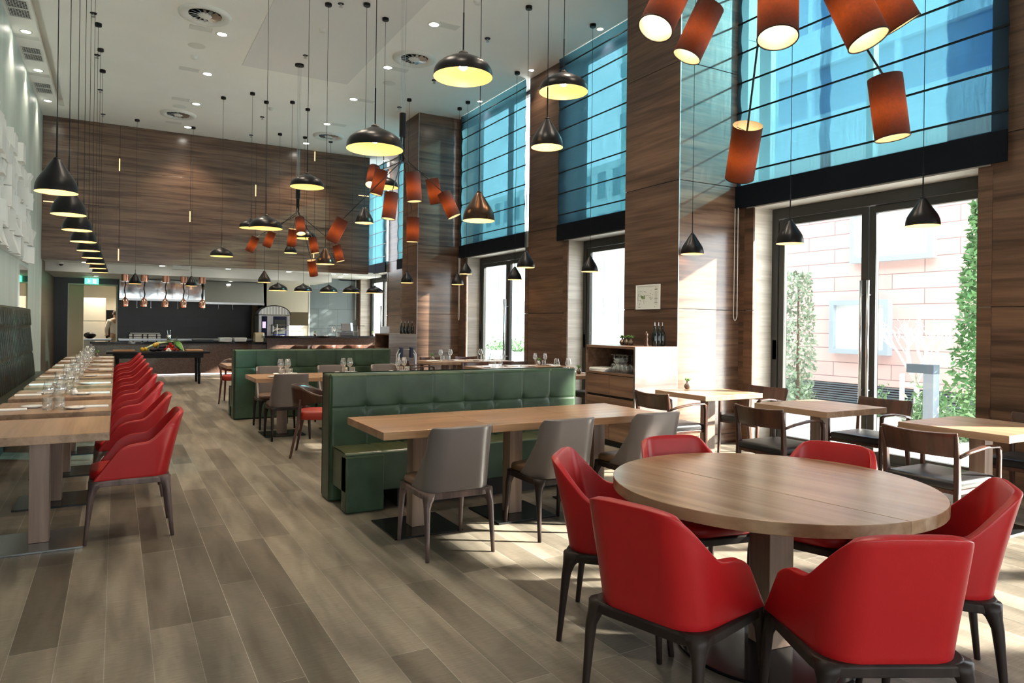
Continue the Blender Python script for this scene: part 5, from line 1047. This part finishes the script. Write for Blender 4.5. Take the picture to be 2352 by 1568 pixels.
def leaves(n, fn, s, seed, mn=None):
    R = random.Random(seed); m = MB()
    for k in range(n):
        p = Vector(fn(R)); d = Vector((R.gauss(0, 1), R.gauss(0, 1), R.gauss(0, 1))).normalized(); e = d.cross(Vector((R.gauss(0, 1), R.gauss(0, 1), R.gauss(0, 1)))).normalized(); L = s * R.uniform(.6, 1.3)
        m.add([p - d * L, p + e * L * .4, p + d * L, p - e * L * .4], [(0, 1, 2, 3)])
    return m
def trunk(name, par, pts, r): return obj(name, MB().tube(pts, r, 8), plain('bark', (.16, .12, .09), .9), par, smooth=True)
def ev(R):
    h = R.random() ** .8; w = .42 * (1 - h * .75); a = R.uniform(0, 2 * PI); q = R.random() ** .4; return (w * q * math.cos(a), w * q * math.sin(a), .15 + 3.1 * h)
for k, (x, y, sc_, lab) in enumerate(((10.5, 5.25, 1.0, 'tall green conifer outside at the right door edge'), (10.1, 4.85, .55, 'lower bushy conifer beside the tall one'), (8.7, 20.9, 1.0, 'unseen conifer added outside the last glazed door to shade the kitchen corner'))):  # last conifer is added out of view to keep sun off the kitchen tiles
    t = thing('conifer', lab, 'tree', (x, y, 0)); t.scale = (1.15, 1.15, sc_) if k < 2 else (2.3, 2.3, 1.6); obj('foliage', leaves(2600, ev, .055, 20 + k), plain('conifer_green', (.10, .24, .09), .7, var=.4, scale=6), t); trunk('trunk', t, [(0, 0, -.02), (0, 0, 2.6)], [.05, .02])
def bu(R):
    h = R.random(); w = .34 * (1.0 - .5 * abs(h - .35)); a = R.uniform(0, 2 * PI); return (w * R.random() ** .5 * math.cos(a), w * R.random() ** .5 * math.sin(a), .15 + 2.3 * h)
t = thing('laurel_tree', 'slim leafy evergreen tree outside the left door leaf', 'tree', (10.5, 8.25, 0)); obj('foliage', leaves(1500, bu, .05, 31), plain('laurel_green', (.24, .34, .24), .6, var=.5, scale=5), t); trunk('trunk', t, [(0, 0, -.02), (.02, .02, 2.2)], [.035, .015])
for k, (x, y, r, hh, lab) in enumerate(((11.3, 8.9, .35, .45, 'low green shrub before the louvred base, at left'), (11.2, 7.2, .22, .35, 'small green shrub under the framed window'), (10.6, 6.0, .30, .55, 'leafy shrub beside the bare tree'), (10.2, 5.9, .25, .4, 'low shrub in front of the grey bollard'), (9.8, 5.1, .35, .5, 'low shrub at the foot of the conifer'), (8.6, 13.6, .4, .8, 'shrub seen through the third glazed door'))):
    t = thing('shrub', lab, 'shrub', (x, y, 0)); obj('foliage', leaves(500, lambda R: (r * R.gauss(0, .45), r * R.gauss(0, .45), abs(R.gauss(0, .5)) * hh), .05, 40 + k), plain('shrub_green', (.14, .26, .12), .6, var=.4, scale=6), t); trunk('stem', t, [(0, 0, -.02), (0, 0, hh * .6)], .012)
hv = thing('climbing_plant', 'leafy climbing plant seen at the right edge of the third glazed door', 'plant', (8.3, 12.6, 0)); obj('foliage', leaves(1400, lambda R: (R.gauss(0, .12), R.gauss(0, .12), R.uniform(.1, 2.3)), .05, 77), MATS['shrub_green'], hv); trunk('stem', hv, [(0, 0, -.02), (0, 0, 2.2)], .015)
bt = thing('bare_tree', 'young leafless white-barked tree tied between stakes outside', 'tree', (10.8, 6.32, 0)); m = MB(); R = random.Random(9)
m.tube([(0, 0, -.02), (.01, 0, .62)], .04, 8)
def br(p, d, L, r, dep):
    q = p + d * L; mid = p.lerp(q, .5) + Vector((R.gauss(0, .02), R.gauss(0, .02), .02)); m.tube([p, mid, q], [r, r * .8, r * .6], 5)
    if dep: 
        for _ in range(3): nd = (d + Vector((R.gauss(0, .45), R.gauss(0, .45), R.uniform(-.1, .35)))).normalized(); br(p.lerp(q, R.uniform(.5, 1)), nd, L * .62, r * .55, dep - 1)
for k in range(6): a = 2 * PI * k / 6; br(Vector((0, 0, .62)), Vector((math.cos(a) * .6, math.sin(a) * .6, 1.1)).normalized(), .60, .024, 3)
obj('trunk_and_branches', m, plain('white_bark', (.80, .78, .74), .8), bt, smooth=True); obj('stake', MB().box(-.03, .03, -.25, -.20, -.02, .75).box(-.03, .03, .20, .25, -.02, .75).box(-.02, .02, -.25, .25, .55, .62), MATS['white_bark'], bt)
bo = thing('bollard_lamp', 'square grey bollard lamp with side head on the plaza', 'lamp post', (9.5, 5.36, 0)); obj('post', MB().box(-.07, .07, -.07, .07, -.02, .86), plain('bollard_grey', (.18, .22, .27), .5), bo, bevel=.004); obj('lamp_head', MB().box(-.07, .07, -.07, .30, .86, .98), plain('bollard_head', (.06, .09, .12), .4), bo, bevel=.004)
pt = thing('planter_box', 'long grey planter on the plaza through the third glazed door', 'planter', (12.5, 22.0, 0)); obj('box', MB().box(-.5, .5, -1.6, 1.6, -.02, .5), plain('planter_grey', (.40, .43, .46), .6), pt, bevel=.01); obj('plants', leaves(700, lambda R: (R.uniform(-.45, .45), R.uniform(-1.5, 1.5), .5 + abs(R.gauss(0, .2))), .08, 51), MATS['shrub_green'], pt)
cv = thing('street_canopy', 'faraway blue grey canopy on posts across the plaza', 'canopy', (20, 28.5, 0)); obj('roof', MB().box(-1, 1, -2.2, 2.2, 2.1, 2.3), plain('canopy_blue', (.25, .40, .46), .5), cv)
mm = MB()
for yy in (-2, 2): mm.box(-.05, .05, yy - .05, yy + .05, -.02, 2.1)
obj('post', mm, MATS['canopy_blue'], cv)
